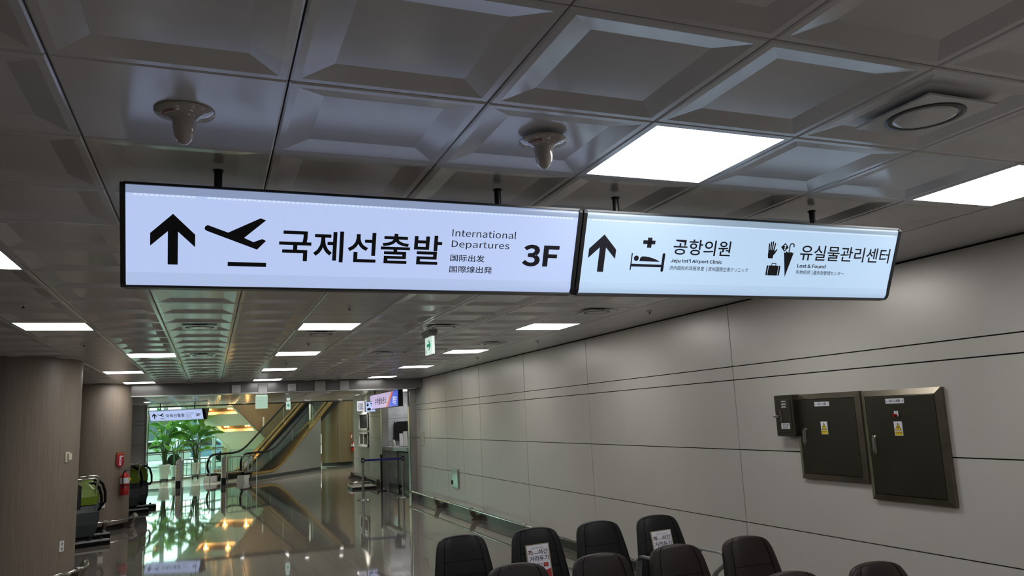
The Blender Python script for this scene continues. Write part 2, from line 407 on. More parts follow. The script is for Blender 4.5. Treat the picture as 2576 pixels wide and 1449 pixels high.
# trim pole and end column where the right wall stops
struct(MB().box((4.42,18.28,0),(4.62,18.42,2.795)).build('trim_1', m_steel))
tag(struct(MB().cyl((4.44,18.25,0), .022, 2.56, 12).build('trim_2', m_chrome)))

# small cream handle plate and silver outlet box on the wall
t = thing('wall_fixture', (XW, 17.73, 1.42), 'narrow upright cream fixture on the far end of the right wall', 'wall fixture')
BOX('body', (-.03,-.14,-.155), (0,.14,.155), m_cream, t, .006); BOX('inset', (-.036,-.08,-.12), (-.03,.08,.10), mat('cream_dark', (.42,.42,.33), .4), t)
t = thing('utility_box', (XW, 15.17, .65), 'small silver steel utility box low on the right wall', 'utility box')
BOX('frame', (-.02,-.23,-.195), (0,.23,.195), m_steel, t, .004); BOX('cover', (-.028,-.195,-.165), (-.02,.195,.165), m_chrome, t, .002)
BOX('latch', (-.045,.17,-.12), (-.028,.21,-.04), m_black, t)

# ------------------------------------------------------------------ electrical cabinets
TW = lambda X: frame((X,0,0), (0,-1,0), (0,0,1))    # a = -y, b = z, out = -x
def cabinet(y0, y1, z0, z1, label, name_txt, py0, py1, sticker, handle, lamp=None):
    t = thing('electrical_cabinet', (XW, (y0+y1)/2, z0), label, 'electrical cabinet')
    oy, oz = (y0+y1)/2, z0; hy = (y1-y0)/2; h = z1-z0
    fw = .042
    T = lambda a, b, d: (-d, a, b)
    # mitred sloping frame
    o_ = [(-hy,0),(hy,0),(hy,h),(-hy,h)]; i_ = [(-hy+fw,fw),(hy-fw,fw),(hy-fw,h-fw),(-hy+fw,h-fw)]
    for k in range(4):
        q = [o_[k], o_[(k+1) % 4], i_[(k+1) % 4], i_[k]]
        vs = [T(a, b, 0) for a, b in q]+[T(*q[0], .030), T(*q[1], .030), T(*q[2], .045), T(*q[3], .045)]
        MB().add(vs, [(0,1,2,3),(4,5,6,7),(0,1,5,4),(1,2,6,5),(2,3,7,6),(3,0,4,7)]).build('frame_side', m_framesteel, t)
    d = BOX('door', (-.046,-hy+fw+.004,fw+.004), (-.03,hy-fw-.004,h-fw-.004), m_darksteel, t, .002)
    f = lambda y, z: (y-oy, z-oz)
    def plate(nm, ya, yb, za, zb, m, x=-.048, par=t, lb=None):
        o = BOX(nm, (x-.002, *f(ya, za)), (x+.003, *f(yb, zb)), m, par)
        if lb: o['label'] = lb
        return o
    np_ = plate('name_plate', py0, py1, 1.797, 1.832, m_paper, lb='white plate with black code lettering')
    mid = (py0+py1)/2; ww = (py1-py0)
    FT = frame((XW-.0505-XW, 0, 0), (0,-1,0), (0,0,1))
    text('lettering', name_txt, (-(mid-oy)-ww*.30, 1.806-oz, -(mid-oy)+ww*.30, 1.825-oz), FT, m_ink, t, bold=.01)
    for s_ in (-1, 1): MB().cyl((-.053, mid-oy+s_*ww*.43, 1.8145-oz), .004, .004, 8, 'x').build('rivet', m_steel, t)
    # warning sticker
    sy, sz = sticker
    plate('warning_sticker', sy-.035, sy+.035, sz-.05, sz+.05, m_paper, lb='white and yellow electric shock warning sticker')
    a0 = -(sy-oy); b0 = sz-oz
    poly('triangle_border', [[(a0-.028,b0-.012),(a0+.028,b0-.012),(a0,b0+.042)]], FT, m_ink, t, .0004)
    poly('triangle', [[(a0-.022,b0-.0085),(a0+.022,b0-.0085),(a0,b0+.034)]], FT, m_yellow, t, .0009)
    poly('bolt_symbol', [[(a0-.001,b0+.020),(a0+.004,b0+.020),(a0+.001,b0+.010),(a0+.006,b0+.010),(a0-.003,b0-.006),(a0-.001,b0+.006),(a0-.005,b0+.006)]], FT, m_ink, t, .0013)
    poly('yellow_band', [[(a0-.032,b0-.047),(a0+.032,b0-.047),(a0+.032,b0-.018),(a0-.032,b0-.018)]], FT, m_yellow, t, .0005)
    text('lettering', '감전주의', (a0-.027,b0-.035,a0+.027,b0-.022), FT, m_ink, t, depth=.001, bold=.01)
    # recessed pull handle
    hy_, hz = handle; a0 = hy_-oy; b0 = hz-oz
    MB().prism([(a0+.017*math.cos(k*PI/8), b0+.047+.017*math.sin(k*PI/8)) for k in range(9)]+[(a0-.017,b0-.06),(a0-.008,b0-.075),(a0+.008,b0-.075),(a0+.017,b0-.06)], .045, .056, lambda a,b,d: (-d,a,b)).build('handle', m_chrome, t, None, .002)
    BOX('handle_lever', (-.066,a0-.009,b0-.045), (-.055,a0+.009,b0+.045), m_steel, t, .003)
    MB().cyl((-.06,a0,b0-.058), .005, .005, 10, 'x').build('keyhole', m_black, t)
    return t, FT, oy, oz
cabinet(4.535, 5.235, 1.218, 1.900, 'square dark stainless cabinet marked LCP-1-4B with a yellow warning sticker', 'LCP-1-4B', 4.835, 4.993, (4.913,1.626), (5.14,1.562))
t, FT, oy, oz = cabinet(3.83, 4.518, 1.110, 1.896, 'taller dark stainless cabinet marked LP-1-4B with a red lamp', 'LP-1-4B', 4.121, 4.281, (4.196,1.620), (4.424,1.51))
a0 = -(4.197-oy); b0 = 1.722-oz
poly('lamp_plate', [[(a0-.018,b0-.012),(a0-.010,b0-.02),(a0+.010,b0-.02),(a0+.018,b0-.012),(a0+.018,b0+.022),(a0-.018,b0+.022)]], FT, m_paper, t, .002)
text('lettering', '전원', (a0-.009,b0+.008,a0+.009,b0+.017), FT, m_ink, t, depth=.003)
tag(MB().cyl((-.078, -a0+.001, b0-.008), .011, .028, 14, 'x').build('indicator_lamp', mat('lamp_red', (.30,.005,.008), .2), t), 'red indicator lamp')
t = thing('meter_box', (XW, 5.325, 1.56), 'small dark steel box with a latch and vent slots left of the cabinets', 'meter box')
BOX('body', (-.10,-.13,0), (0,.088,.342), m_darksteel, t, .006)
BOX('door', (-.106,-.108,.032), (-.10,.068,.306), m_darksteel, t, .003)
for k in range(3):
    MB().prism([(-.028,0),(.028,0),(.022,.013),(-.022,.013)], 0, .008, lambda a,b,d,k=k: (-.106-d*(1-b/.013*.7), a-.036, .238+k*.022+b)).build('louvre', m_steel, t)
BOX('latch_plate', (-.112,.0,.125), (-.104,.022,.215), m_framesteel, t, .002)
BOX('hasp', (-.122,.03,.155), (-.10,.085,.175), m_steel, t, .002)
MB().tube([(-.115,.095+.012*math.cos(a),.165+.012*math.sin(a)) for a in [k*PI/5 for k in range(10)]], .003, 6, closed=True).build('ring', m_chrome, t)
BOX('paper_label', (-.109,-.085,.062), (-.105,.015,.108), m_paper, t)
FT = frame((-.1095,0,0),(0,-1,0),(0,0,1))
text('lettering', '전화과 전용', (-.008,.088,.078,.102), FT, m_ink, t, bold=.02); text('lettering', '콘센트함', (.002,.068,.070,.082), FT, m_ink, t, bold=.02)

# ------------------------------------------------------------------ directional light-box signs
def sign_box(name, x0, x1, y, label, m_face, m_lip, contents, rods, zo=CAM_H, capw=.012, endw=None):
    """cross-section: wide at the top, rounded at the bottom; both faces lean out"""
    t = thing(name, ((x0+x1)/2, y, zo+.845), label, 'directional sign'); ox = (x0+x1)/2; oz = .845
    HT, HB = .155, .032
    def prof(k=0.0):   # closed profile (dy, z) counter-clockwise
        p = [(-HT-k*.3, .845+k), (-HT-k, .838), (-HB-.005-k, .560)]
        p += [(-(HB+.002-k*-.6)*math.cos(a)*1.0-k*.4*0, .556-(.040+k)*math.sin(a)) for a in [math.radians(d) for d in (15, 35, 55, 75)]]
        q = [(-a, b) for a, b in p[::-1]]
        return p+[(0, .516-k)]+q
    T = lambda a, b, d: (d, a, b-oz)
    body = MB().prism(prof(-.003), x0-ox+.002, x1-ox-.002, T).build('housing', mat('sign_housing', (.02,.02,.022), .4), t)
    for s_ in (-1, 1):
        A = (s_*HT, .838); B = (s_*(HB+.005), .560)
        # main luminous face stops short of lips
        P = lambda u: (A[0]+(B[0]-A[0])*u, A[1]+(B[1]-A[1])*u)
        def sheet(nm, pts, m, th=.002):
            n_ = []
            mb = MB(); vs = []
            for (a, b) in pts: vs += [(x0-ox+.004, a, b-oz), (x1-ox-.004, a, b-oz)]
            mb.add(vs, [(2*i, 2*i+1, 2*i+3, 2*i+2) for i in range(len(pts)-1)], True); o = mb.build(nm, m, t); return o
        sheet('lit_face', [(P(.075)[0]+s_*.001, P(.075)[1]), (P(1)[0]+s_*.001, P(1)[1])], m_face)
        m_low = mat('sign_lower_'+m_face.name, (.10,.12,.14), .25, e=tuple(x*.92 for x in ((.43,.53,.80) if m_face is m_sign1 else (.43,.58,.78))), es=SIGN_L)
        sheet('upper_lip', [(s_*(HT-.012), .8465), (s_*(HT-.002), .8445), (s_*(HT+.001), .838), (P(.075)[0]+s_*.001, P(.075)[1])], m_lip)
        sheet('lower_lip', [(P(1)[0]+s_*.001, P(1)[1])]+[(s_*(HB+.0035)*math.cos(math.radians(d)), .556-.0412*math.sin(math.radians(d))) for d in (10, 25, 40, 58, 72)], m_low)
        if s_ < 0:
            mb = MB(); n = int((x1-x0-.05)/.017)
            for k in range(n):
                if name == 'directional_sign' and x0 < 0 and 12 <= k <= 13: continue
                xx = x0-ox+.03+k*.017; c0 = P(.080); c1 = P(.100)
                mb.add([(xx, c0[0]-.0018, c0[1]-oz), (xx+.0125, c0[0]-.0018, c0[1]-oz), (xx+.0125, c1[0]-.0018, c1[1]-oz), (xx, c1[0]-.0018, c1[1]-oz)], [(0,1,2,3)])
            stuff(mb.build('led_row', m_led, t))
    MB().box((x0-ox, -HT+.012, .001), (x1-ox, HT-.012, .012)).build('top_cover', m_black, t)
    MB().box((x0-ox, -HT-.002, .0005), (x1-ox, -HT+.012, .009)).build('top_edge', m_black, t)
    MB().box((x0-ox, -.02, .508-oz), (x1-ox, .02, .5165-oz)).build('bottom_edge', m_black, t)
    ew = endw or capw
    MB().prism(prof(.007), x0-ox-capw, x0-ox+.006, T).build('end_cap', m_black, t, None, .002)
    MB().prism(prof(.007), x1-ox-.006, x1-ox+ew, T).build('end_cap', m_black, t, None, .002)
    for rx in rods:
        MB().cyl((rx-ox, 0, 0), .0145, CEIL-zo-.845, 14).build('hanging_rod', m_black, t)
        MB().cyl((rx-ox, 0, CEIL-zo-.845-.006), .020, .006, 16).build('rod_collar', m_black, t)
    # frame of the face: origin at lower fold, b up the slope
    n_off = .0035
    FT0 = frame((-ox, -(HB+.005)-.0015, .560-oz), (1,0,0), (0, -(HT-HB-.005), .278))
    contents(t, FT0)
    return t
ARROW = [(0,.1823),(.0733,.111),(.0733,.0655),(.0165,.1197),(.0165,0),(-.0165,0),(-.0165,.1197),(-.0733,.0655),(-.0733,.111)]
PLANE = [(-.0318,.1664),(-.029,.1735),(-.0208,.1777),(.048,.1536),(.1586,.2115),(.1777,.2045),(.1029,.1363),(.1358,.122),(.1668,.1348),(.1798,.1283),(.149,.0945),(-.0251,.1571),(-.030,.161)]
def departures(t, T, dx=0, detail=True):
    poly('arrow_symbol', [[(a-.1355+dx, b+.030) for a, b in ARROW]], T, m_ink, t)
    poly('aeroplane_symbol', [[(a+dx, b) for a, b in PLANE], [(.049+dx,.0455),(.1828+dx,.0455),(.1828+dx,.030),(.0486+dx,.030)]], T, m_ink, t)
    text('korean_letter', '국제선출발', (.2265+dx,.0560,.8530+dx,.1765), T, m_ink, t, bold=.014, split=True)
    text('english_lettering', 'International', (.892+dx,.1760,1.1675+dx,.2067), T, m_ink, t)
    text('english_lettering', 'Departures', (.893+dx,.1245,1.1415+dx,.1590), T, m_ink, t)
    text('chinese_lettering', '国际出发', (.892+dx,.0740,1.038+dx,.1025), T, m_ink, t, bold=.008)
    text('japanese_lettering', '国際線出発', (.892+dx,.0275,1.0755+dx,.0560), T, m_ink, t, bold=.008)
    text('floor_number', '3F', (1.204+dx,.0625,1.3695+dx,.1560), T, m_ink, t, bold=.012)
def clinic(t, T):
    poly('arrow_symbol', [[(a*.90+1.5755, b*.905+.0484) for a, b in ARROW]], T, m_ink, t)
    poly('cross_symbol', [[(1.794,.1635),(1.8158,.1635),(1.8158,.2095),(1.794,.2095)], [(1.772,.1795),(1.8335,.1795),(1.8335,.1965),(1.772,.1965)]], T, m_ink, t)
    bed = [[(1.7265,.0765),(1.8795,.0770),(1.8795,.0885),(1.7265,.0890)], disc(1.7477,.1142,.0122), [(1.7650,.1016),(1.7662,.112),(1.7695,.1195),(1.7777,.1238),(1.795,.1236),(1.8158,.1208),(1.835,.116),(1.849,.1115),(1.860,.107),(1.870,.1016)]]
    for x, w in ((1.7242,.0052), (1.8868,.0135)): bed += strip([(x,.063),(x,.135)], w); bed += [disc(x,.063,w/2), disc(x,.135,w/2)]
    poly('bed_symbol', bed, T, m_ink, t)
    text('korean_letter', '공항의원', (1.9310,.1375,2.2410,.2105), T, m_ink, t, bold=.010, split=True)
    text('english_lettering', "Jeju Int'l Airport Clinic", (1.926,.0975,2.2050,.1185), T, m_ink, t, bold=.010)
    text('chinese_lettering', '济州国际机场医务室', (1.9245,.0665,2.1105,.0865), T, m_ink, t, bold=.006)
    poly('divider', [[(2.1240,.0630),(2.1256,.0630),(2.1256,.0880),(2.1240,.0880)]], T, m_ink, t)
    text('japanese_lettering', '済州国際空港クリニック', (2.1330,.0655,2.3570,.0865), T, m_ink, t, bold=.006)
    lost_symbols(t, T, 0, 0, 1)
    text('korean_letter', '유실물관리센터', (2.6475,.1345,3.2180,.2100), T, m_ink, t, bold=.010, split=True)
    text('english_lettering', 'Lost & Found', (2.6430,.0975,2.8180,.1160), T, m_ink, t, bold=.010)
    text('chinese_lettering', '失物招领', (2.6410,.0645,2.7300,.0850), T, m_ink, t, bold=.006)
    poly('divider', [[(2.7415,.0610),(2.7431,.0610),(2.7431,.0857),(2.7415,.0857)]], T, m_ink, t)
    text('japanese_lettering', '遺失物管理センター', (2.7480,.0640,2.9405,.0848), T, m_ink, t, bold=.006)
def lost_symbols(t, T, dx, dy, s, m=None):
    m = m or m_ink
    Q = lambda pts: [((a-2.53)*s+2.53+dx, (b-.13)*s+.13+dy) for a, b in pts]
    hand = [[(2.4620,.1375),(2.4885,.1375),(2.4895,.1530),(2.4975,.1610),(2.5085,.1800),(2.5050,.1840),(2.4925,.1705),(2.4920,.1780),(2.4570,.1780),(2.4580,.150)]]
    for (x0, y0, x1, y1) in ((2.4600,.175,2.4570,.2060), (2.4690,.178,2.4675,.2145), (2.4785,.178,2.4785,.2170), (2.4880,.176,2.4915,.2095)):
        hand += strip([(x0,y0),(x1,y1)], .0066); hand.append(disc(x1, y1, .0033, 8))
    poly('glove_symbol', [Q(p) for p in hand], T, m, t)
    case = [[(2.4745,.0548),(2.5310,.0548),(2.5310,.1030),(2.4745,.1030)], [(2.4625,.0585),(2.4650,.0548),(2.4710,.0548),(2.4710,.1030),(2.4650,.1030),(2.4625,.0990)], [(2.5430,.0585),(2.5405,.0548),(2.5345,.0548),(2.5345,.1030),(2.5405,.1030),(2.5430,.0990)]]
    case += strip([(2.4905,.102),(2.4905,.1135),(2.5145,.1135),(2.5145,.102)], .0032)
    poly('suitcase_symbol', [Q(p) for p in case], T, m, t)
    umb = [[(2.5500,.1700),(2.5560,.1675),(2.5650,.1715),(2.5790,.1680),(2.5930,.1715),(2.6020,.1675),(2.6080,.1700),(2.5790,.0500)]]
    umb += strip([(2.5795,.168),(2.5795,.203)]+[(2.5915-.012*math.cos(math.radians(a)), .203+.010*math.sin(math.radians(a))) for a in range(0, 181, 20)]+[(2.6035,.196)], .0056)
    poly('umbrella_symbol', [Q(p) for p in umb], T, m, t)
    poly('tag_symbol', [Q([(2.5500,.2145),(2.5275,.1935),(2.5500,.1725),(2.5725,.1935)])]+[Q(q) for q in strip([(2.5600,.178),(2.5700,.168)], .0025)], T, m, t)
    if s >= 1: text('question_mark', '?', (2.5440,.1800,2.5565,.2070), (lambda a, b, d=0: T(a+dx, b+dy, d+.0006)), m_sign2, t, bold=.03)
sign_box('directional_sign', -.292, 1.447, 3.0, 'left box of the hanging lit sign, arrow, aeroplane and 3F International Departures', m_sign1, m_lip1, departures, (.0115, 1.135))
sign_box('directional_sign', 1.476, 3.252, 3.0, 'right box of the hanging lit sign, arrow to clinic and lost and found', m_sign2, m_lip2, clinic, (1.71, 2.845))
# bracket bump on the left end
# ------------------------------------------------------------------ beam, far ceiling
beam = struct(BOX('trim_3', (-1.56, 17.6, 2.575), (4.62, 18.0, CEIL+.02), m_beam))
struct(BOX('trim_4', (-1.56, 17.58, 2.555), (4.42, 18.0, 2.575), m_steel))
ZC2 = CEIL-.08
c2 = struct(BOX('ceiling', (-9, 18.0, ZC2+.045), (9, 30.6, CEIL+.15), m_gap))
DL = [(-1.78,25.8,'left recessed downlight beyond the beam, over the machines'), (-1.5,29.2,'left recessed downlight just above the far departures sign'), (1.14,29.9,'recessed downlight left of the hanging green exit board beyond the beam'),
      (2.66,30.0,'recessed downlight right of the hanging green exit board'), (3.21,28.6,'recessed downlight just right of the small left-arrow exit sign'), (4.36,28.5,'recessed downlight beyond the beam, right of centre'),
      (4.63,30.1,'recessed downlight farthest back before the wooden far column'), (4.35,24.9,'recessed downlight nearest the beam on the right'), (5.2,30.2,'recessed downlight above the far wooden column')]
farc = MB()
for i in range(-11, 15):
    for j in range(27, 51):
        cx, cy = TX0+TP*i+.3, TY0+TP*j-.30+.3
        if cy > 30.3: continue
        fl_ = (i in (2, 3, 6, 7))
        me = me_flat if fl_ else me_coffer; tx, ty = random.gauss(0, .0015), random.gauss(0, .0015)
        farc.add([(v.co.x+cx, v.co.y+cy, v.co.z+ZC2+tx*v.co.y+ty*v.co.x) for v in me.vertices], [tuple(p.vertices) for p in me.polygons])
o = stuff(farc.build('ceiling_tile', m_ceil)); o.parent = c2; o.location = -Vector(c2.location)
struct(BOX('trim_5', (-9, 30.6, ZC2-.03), (9, 30.8, CEIL+.6), m_beam))
dr = MB().lathe([(.07,-.004),(.07,-.012),(.09,-.008),(.09,0)], n=24).mesh('rim', m_white); dl = MB().cyl((0,0,-.008), .07, .004, 24).mesh('lens', m_dl)
for x, y, l in DL:
    t = thing('downlight', (x, y, ZC2), l or 'round recessed downlight hidden behind the beam', 'downlight', 'round recessed downlights beyond the beam'); link('rim', dr, t); link('lens', dl, t)
    ld = bpy.data.lights.new('downlight_beam', 'SPOT'); ld.energy = 100; ld.color = (1,.96,.9); ld.spot_size = 2.2; ld.spot_blend = .6; ld.shadow_soft_size = .06
    lo = bpy.data.objects.new('downlight_beam', ld); COL.objects.link(lo); lo.parent = t; lo.location = (0,0,-.03)

# square boxes on the beam
for x0, x1, z0, z1, l in ((.41,.59,2.575,2.745,'small square white box, leftmost on the dark beam'), (.947,1.137,2.54,2.755,'square white box on the beam above the green exit board'),
  (1.565,1.74,2.582,2.74,'small square white box, middle one on the dark beam'), (2.14,2.365,2.56,2.784,'larger plain square box on the beam, left one of the pair'), (2.675,2.885,2.555,2.784,'larger plain square box on the beam, right one of the pair')):
    t = thing('beam_box', ((x0+x1)/2, 17.598, z0), l, 'access point', 'square boxes on the beam')
    w = (x1-x0)/2; BOX('cover', (-w,-.045,0), (w,-.004,z1-z0), mat('grey_white', (.42,.41,.41), .4), t, .006)
    BOX('back_plate', (-w*.8,-.004,.01), (w*.8,0,z1-z0-.01), m_black, t)
    if x1 < 2: poly('logo_mark', [[(-.02,(z1-z0)/2-.004),(-.005,(z1-z0)/2+.008),(.02,(z1-z0)/2-.004),(-.005,(z1-z0)/2+.003)]], frame((0,-.0455,0),(1,0,0),(0,0,1)), m_gap if x0 != .947 else m_red, t)

# ------------------------------------------------------------------ exit signs
t = thing('exit_sign', (2.25, 8.27, CEIL), 'small hanging exit sign with a green arrow near the middle of the ceiling', 'exit sign')
BOX('mount', (-.05,-.16,-.035), (.05,.16,0), mat('exit_mount', (.35,.35,.34), .35), t, .005)
BOX('housing', (-.03,-.19,-.065), (.03,.19,-.035), MATS['exit_mount'], t, .003)
BOX('face', (-.012,-.15,-.255), (.012,.15,-.065), m_exitface, t, .002); BOX('rim', (-.014,-.153,-.258), (.014,-.148,-.06), mat('exit_rim', (.8,.85,.82), .3, e=(.8,.9,.85), es=.9), t)
T = frame((-.0125,0,-.255),(0,-1,0),(0,0,1))
poly('arrow_symbol', strip([(-.0,.155),(.075,.100),(-.0,.045)], .026)+[[(-.075,.082),(.06,.082),(.06,.118),(-.075,.118)]], T, m_green, t)
poly('figure_symbol', [[(-.115,.02),(-.10,.05),(-.085,.05),(-.075,.02),(-.085,.02),(-.092,.04),(-.103,.02)], disc(-.09,.062,.008,10)], T, m_green, t)
t = thing('exit_sign', (1.08, 18.6, CEIL), 'square pale green running-man exit board hanging behind the beam', 'exit sign')
BOX('mount', (-.12,-.04,-.25), (.12,.04,-.235), m_exitface, t); BOX('hanger', (-.02,-.02,-.235), (.02,.02,0), m_steel, t)
BOX('face', (-.133,-.014,-.545), (.133,.014,-.25), mat('exit_board', (.5,.6,.52), .3, e=(.42,.60,.48), es=.85), t, .003)
T = frame((0,-.0145,-.545),(1,0,0),(0,0,1)); mgm = mat('exit_faint', (.45,.55,.5), .4, e=(.34,.50,.40), es=.85)
poly('running_figure', [disc(.012,.225,.017), *strip([(-.005,.205),(-.012,.14)], .035), *strip([(-.012,.145),(.035,.115),(.02,.06)], .018), *strip([(-.012,.145),(-.04,.10),(-.075,.085)], .018), *strip([(.0,.195),(.045,.165),(.06,.185)], .014), *strip([(-.01,.195),(-.05,.185),(-.06,.15)], .014)], T, mgm, t)
t = thing('exit_sign', (2.33, 26, CEIL), 'tiny hanging exit sign with a left-pointing green arrow, far back', 'exit sign')
BOX('mount', (-.05,-.03,-.16), (.05,.03,0), m_exitface, t); BOX('face', (-.068,-.012,-.44), (.068,.012,-.19), m_exitface, t, .003); BOX('hanger', (-.01,-.01,-.19), (.01,.01,-.16), m_steel, t)
T = frame((0,-.0125,-.44),(1,0,0),(0,0,1)); poly('arrow_symbol', strip([(.025,.185),(-.035,.135),(.025,.085)], .022)+[[(-.02,.122),(.045,.122),(.045,.148),(-.02,.148)]], T, m_green, t)

# ------------------------------------------------------------------ columns
def column(cx, cy, r, m, label, h=CEIL, base=.0, rail=False, seams=()):
    t = thing('column', (cx, cy, 0), label, 'column')
    MB().lathe([(r, base), (r, h+.03)], n=96).build('veneer', m, t)
    MB().lathe([(r-.02, 0), (r-.02, base if base else .12), (r, base if base else .12)], n=96).build('plinth', m_black, t)
    for a in seams:
        a = math.radians(a); MB().box((-.002,-.002,base),(.002,.002,h)).build('seam', m_pipe, t, (r*math.cos(a), r*math.sin(a), 0))
    return t
col1 = column(-2.39, 11.6, .8, m_wood1, 'nearest round column clad in greyish wood veneer at the left edge', base=.10, seams=(60,))
col2 = column(-2.30, 17.75, .8, m_wood1, 'second round wood-clad column with the fire extinguisher on it', base=.10, seams=(60,))
col3 = column(5.42, 36.2, .72, m_wood3, 'far round column in darker brown wood beyond the escalator', h=6.7, base=.14, seams=(-100, -60))
def onc(c, r, deg, z):
    a = math.radians(deg); return (c[0]+r*math.cos(a), c[1]+r*math.sin(a), z), a+PI/2
def arc_rail(name, c, a0, a1, label):
    t = thing(name, (c[0], c[1], 0), label, 'bumper rail')
    pts = [(.95*math.cos(math.radians(a)), .95*math.sin(math.radians(a)), .19) for a in range(a0, a1+1, 5)]
    MB().tube(pts, .021, 12).build('rail', m_chrome, t)
    for a in range(a0, a1+1, (a1-a0)//3):
        ar = math.radians(a)
        MB().prism([(-x, z) for x, z in br], -.03, .03, lambda p, q, d, ar=ar: ((.8+p)*math.cos(ar)-d*math.sin(ar), (.8+p)*math.sin(ar)+d*math.cos(ar), q)).build('bracket', MATS['bracket_bronze'], t, None, .004)
        MB().cyl((0,-.04,0), .034, .08, 16, 'y').build('collar', m_steel, t, (.95*math.cos(ar), .95*math.sin(ar), .19)).rotation_euler = (0,0,ar)
arc_rail('bumper_rail', (-2.39,11.6), -100, 20, 'curved chrome bumper rail around the foot of the nearest column')
arc_rail('bumper_rail', (-2.30,17.75), -100, 20, 'curved chrome bumper rail around the foot of the second column')
# wall plates on the columns
p, a = onc((-2.39,11.6), .8, -25.8, 1.568); t = thing('thermostat', p, 'small cream thermostat box halfway up the nearest column', 'thermostat', rz=a)
BOX('base_plate', (-.045,-.012,-.065), (.045,.006,.065), m_cream, t, .004); BOX('cover', (-.01,-.035,-.035), (.05,-.012,.045), mat('cream_light', (.62,.58,.47), .4), t, .005)
def outlet(p, a, label, holes=True, w=.04, h=.062):
    t = thing('socket', p, label, 'socket', rz=a); BOX('plate', (-w,-.010,-h), (w,.006,h), m_white, t, .003)
    if holes:
        for z in (-.028, .028):
            MB().cyl((0,-.013,z), .022, .004, 20, 'y').build('outlet', mat('outlet_grey', (.35,.34,.33), .5), t)
            MB().cyl((-.008,-.0145,z), .003, .002, 8, 'y').cyl((.008,-.0145,z), .003, .002, 8, 'y').build('holes', m_black, t)
    return t
p, a = onc((-2.39,11.6), .8, -27.8, .496); outlet(p, a, 'white double socket low on the nearest column')
p, a = onc((-2.30,17.75), .8, -60, .507); outlet(p, a, 'blank white plate low on the second column', False, .05, .062)
# extinguisher sign
p, a = onc((-2.30,17.75), .8, -36, 1.32); t = thing('extinguisher_sign', (p[0]+.012, p[1]-.015, p[2]), 'red shield-shaped fire extinguisher sign on the second column', 'sign', rz=a)
T = frame((0,-.003,0),(1,0,0),(0,0,1))
MB().prism([(-.10,.145),(-.10,-.085),(0,-.15),(.10,-.085),(.10,.145)], -.006, .003, T).build('board', m_redsign, t)
text('lettering', '소화기 비치', (-.085,.105,.085,.13), T, m_yellow, t, depth=.004)
poly('extinguisher_symbol', [[(-.025,-.10),(.025,-.10),(.025,.03),(.012,.05),(-.012,.05),(-.025,.03)], [(.01,.055),(.075,.09),(.075,.055),(.01,.048)], [(-.03,.05),(-.012,.085),(.02,.085),(.02,.06)]], T, m_paper, t, .0045)
text('lettering', '소\n화\n기', (-.013,-.09,.013,.025), T, m_redsign, t, depth=.0055, bold=.02)
def extinguisher(p, a, label, s=1):
    t = thing('fire_extinguisher', p, label, 'fire extinguisher', rz=a)
    MB().lathe([(.001,0),(.070,0),(.080,.015),(.082,.17),(.079,.175),(.082,.18),(.082,.34),(.070,.385),(.035,.41),(.022,.415),(.022,.44)], (0,-.10,0), 28).build('cylinder', m_red, t)
    MB().lathe([(.0835,.22),(.0835,.33)], (0,-.10,0), 28).build('paper_label', m_paper, t)
    MB().box((.005,-.188,.27),(.06,-.176,.32)).build('warning_print', m_yellow, t)
    MB().cyl((0,-.10,.44), .02, .03, 12).build('valve', m_black, t)
    MB().tube([(-.01,-.10,.47),(.05,-.13,.50),(.10,-.16,.53)], .008, 8).tube([(0,-.10,.455),(.06,-.14,.465),(.10,-.16,.46)], .006, 8).build('lever', m_black, t)
    MB().tube([(-.02,-.10,.45),(-.07,-.12,.43),(-.10,-.13,.33),(-.095,-.14,.2),(-.09,-.13,.12)], .010, 8).build('hose', m_rubber, t)
    MB().tube([(.086*math.cos(k*PI/12), -.10+.086*math.sin(k*PI/12), .17) for k in range(24)], .006, 6, closed=True).build('strap', m_black, t)
    BOX('bracket', (-.03,-.03,.05), (.03,0,.35), m_steel, t); return t
p, a = onc((-2.30,17.75), .8, -33, .645); extinguisher(p, a, 'red fire extinguisher hung on the second wooden column')
p, a = onc((5.42,36.2), .72, -44, .58); extinguisher(p, a, 'tiny red fire extinguisher on the far brown column')
p, a = onc((5.42,36.2), .72, -44, 1.27); t = thing('extinguisher_sign', p, 'tiny red and white sign on the far brown column', 'sign', rz=a)
BOX('board', (-.05,-.02,-.13), (.05,-.005,.13), m_redsign, t); BOX('print', (-.03,-.024,-.10), (.03,-.02,.05), m_paper, t)

# ------------------------------------------------------------------ other walls of the hall
struct(BOX('wall_left', (-9.1, -7, 0), (-9, 28.2, 2.9), m_wall)); struct(BOX('wall_back', (-9, -7.1, 0), (4.7, -7, 2.9), m_wall))
wf = struct(BOX('wall_front', (-9, 28.42, 0), (-1.98, 28.6, 2.9), m_gap))          # grey panel wall left of the plants
zz = [.1, .778, 1.4285, 2.0715, 2.198, CEIL]; xx = [-9, -7.2, -5.4, -3.6, -1.96]
for a, b in zip(xx, xx[1:]):
    for c, d in zip(zz, zz[1:]):
        o = BOX('wall_panel', (a+.004, 28.4, c+.004), (b-.004, 28.42, d-.004), m_wall, wf); o.location -= wf.location
struct(BOX('trim_6', (-2.0, 28.38, 0), (-1.95, 28.62, CEIL), m_steel))

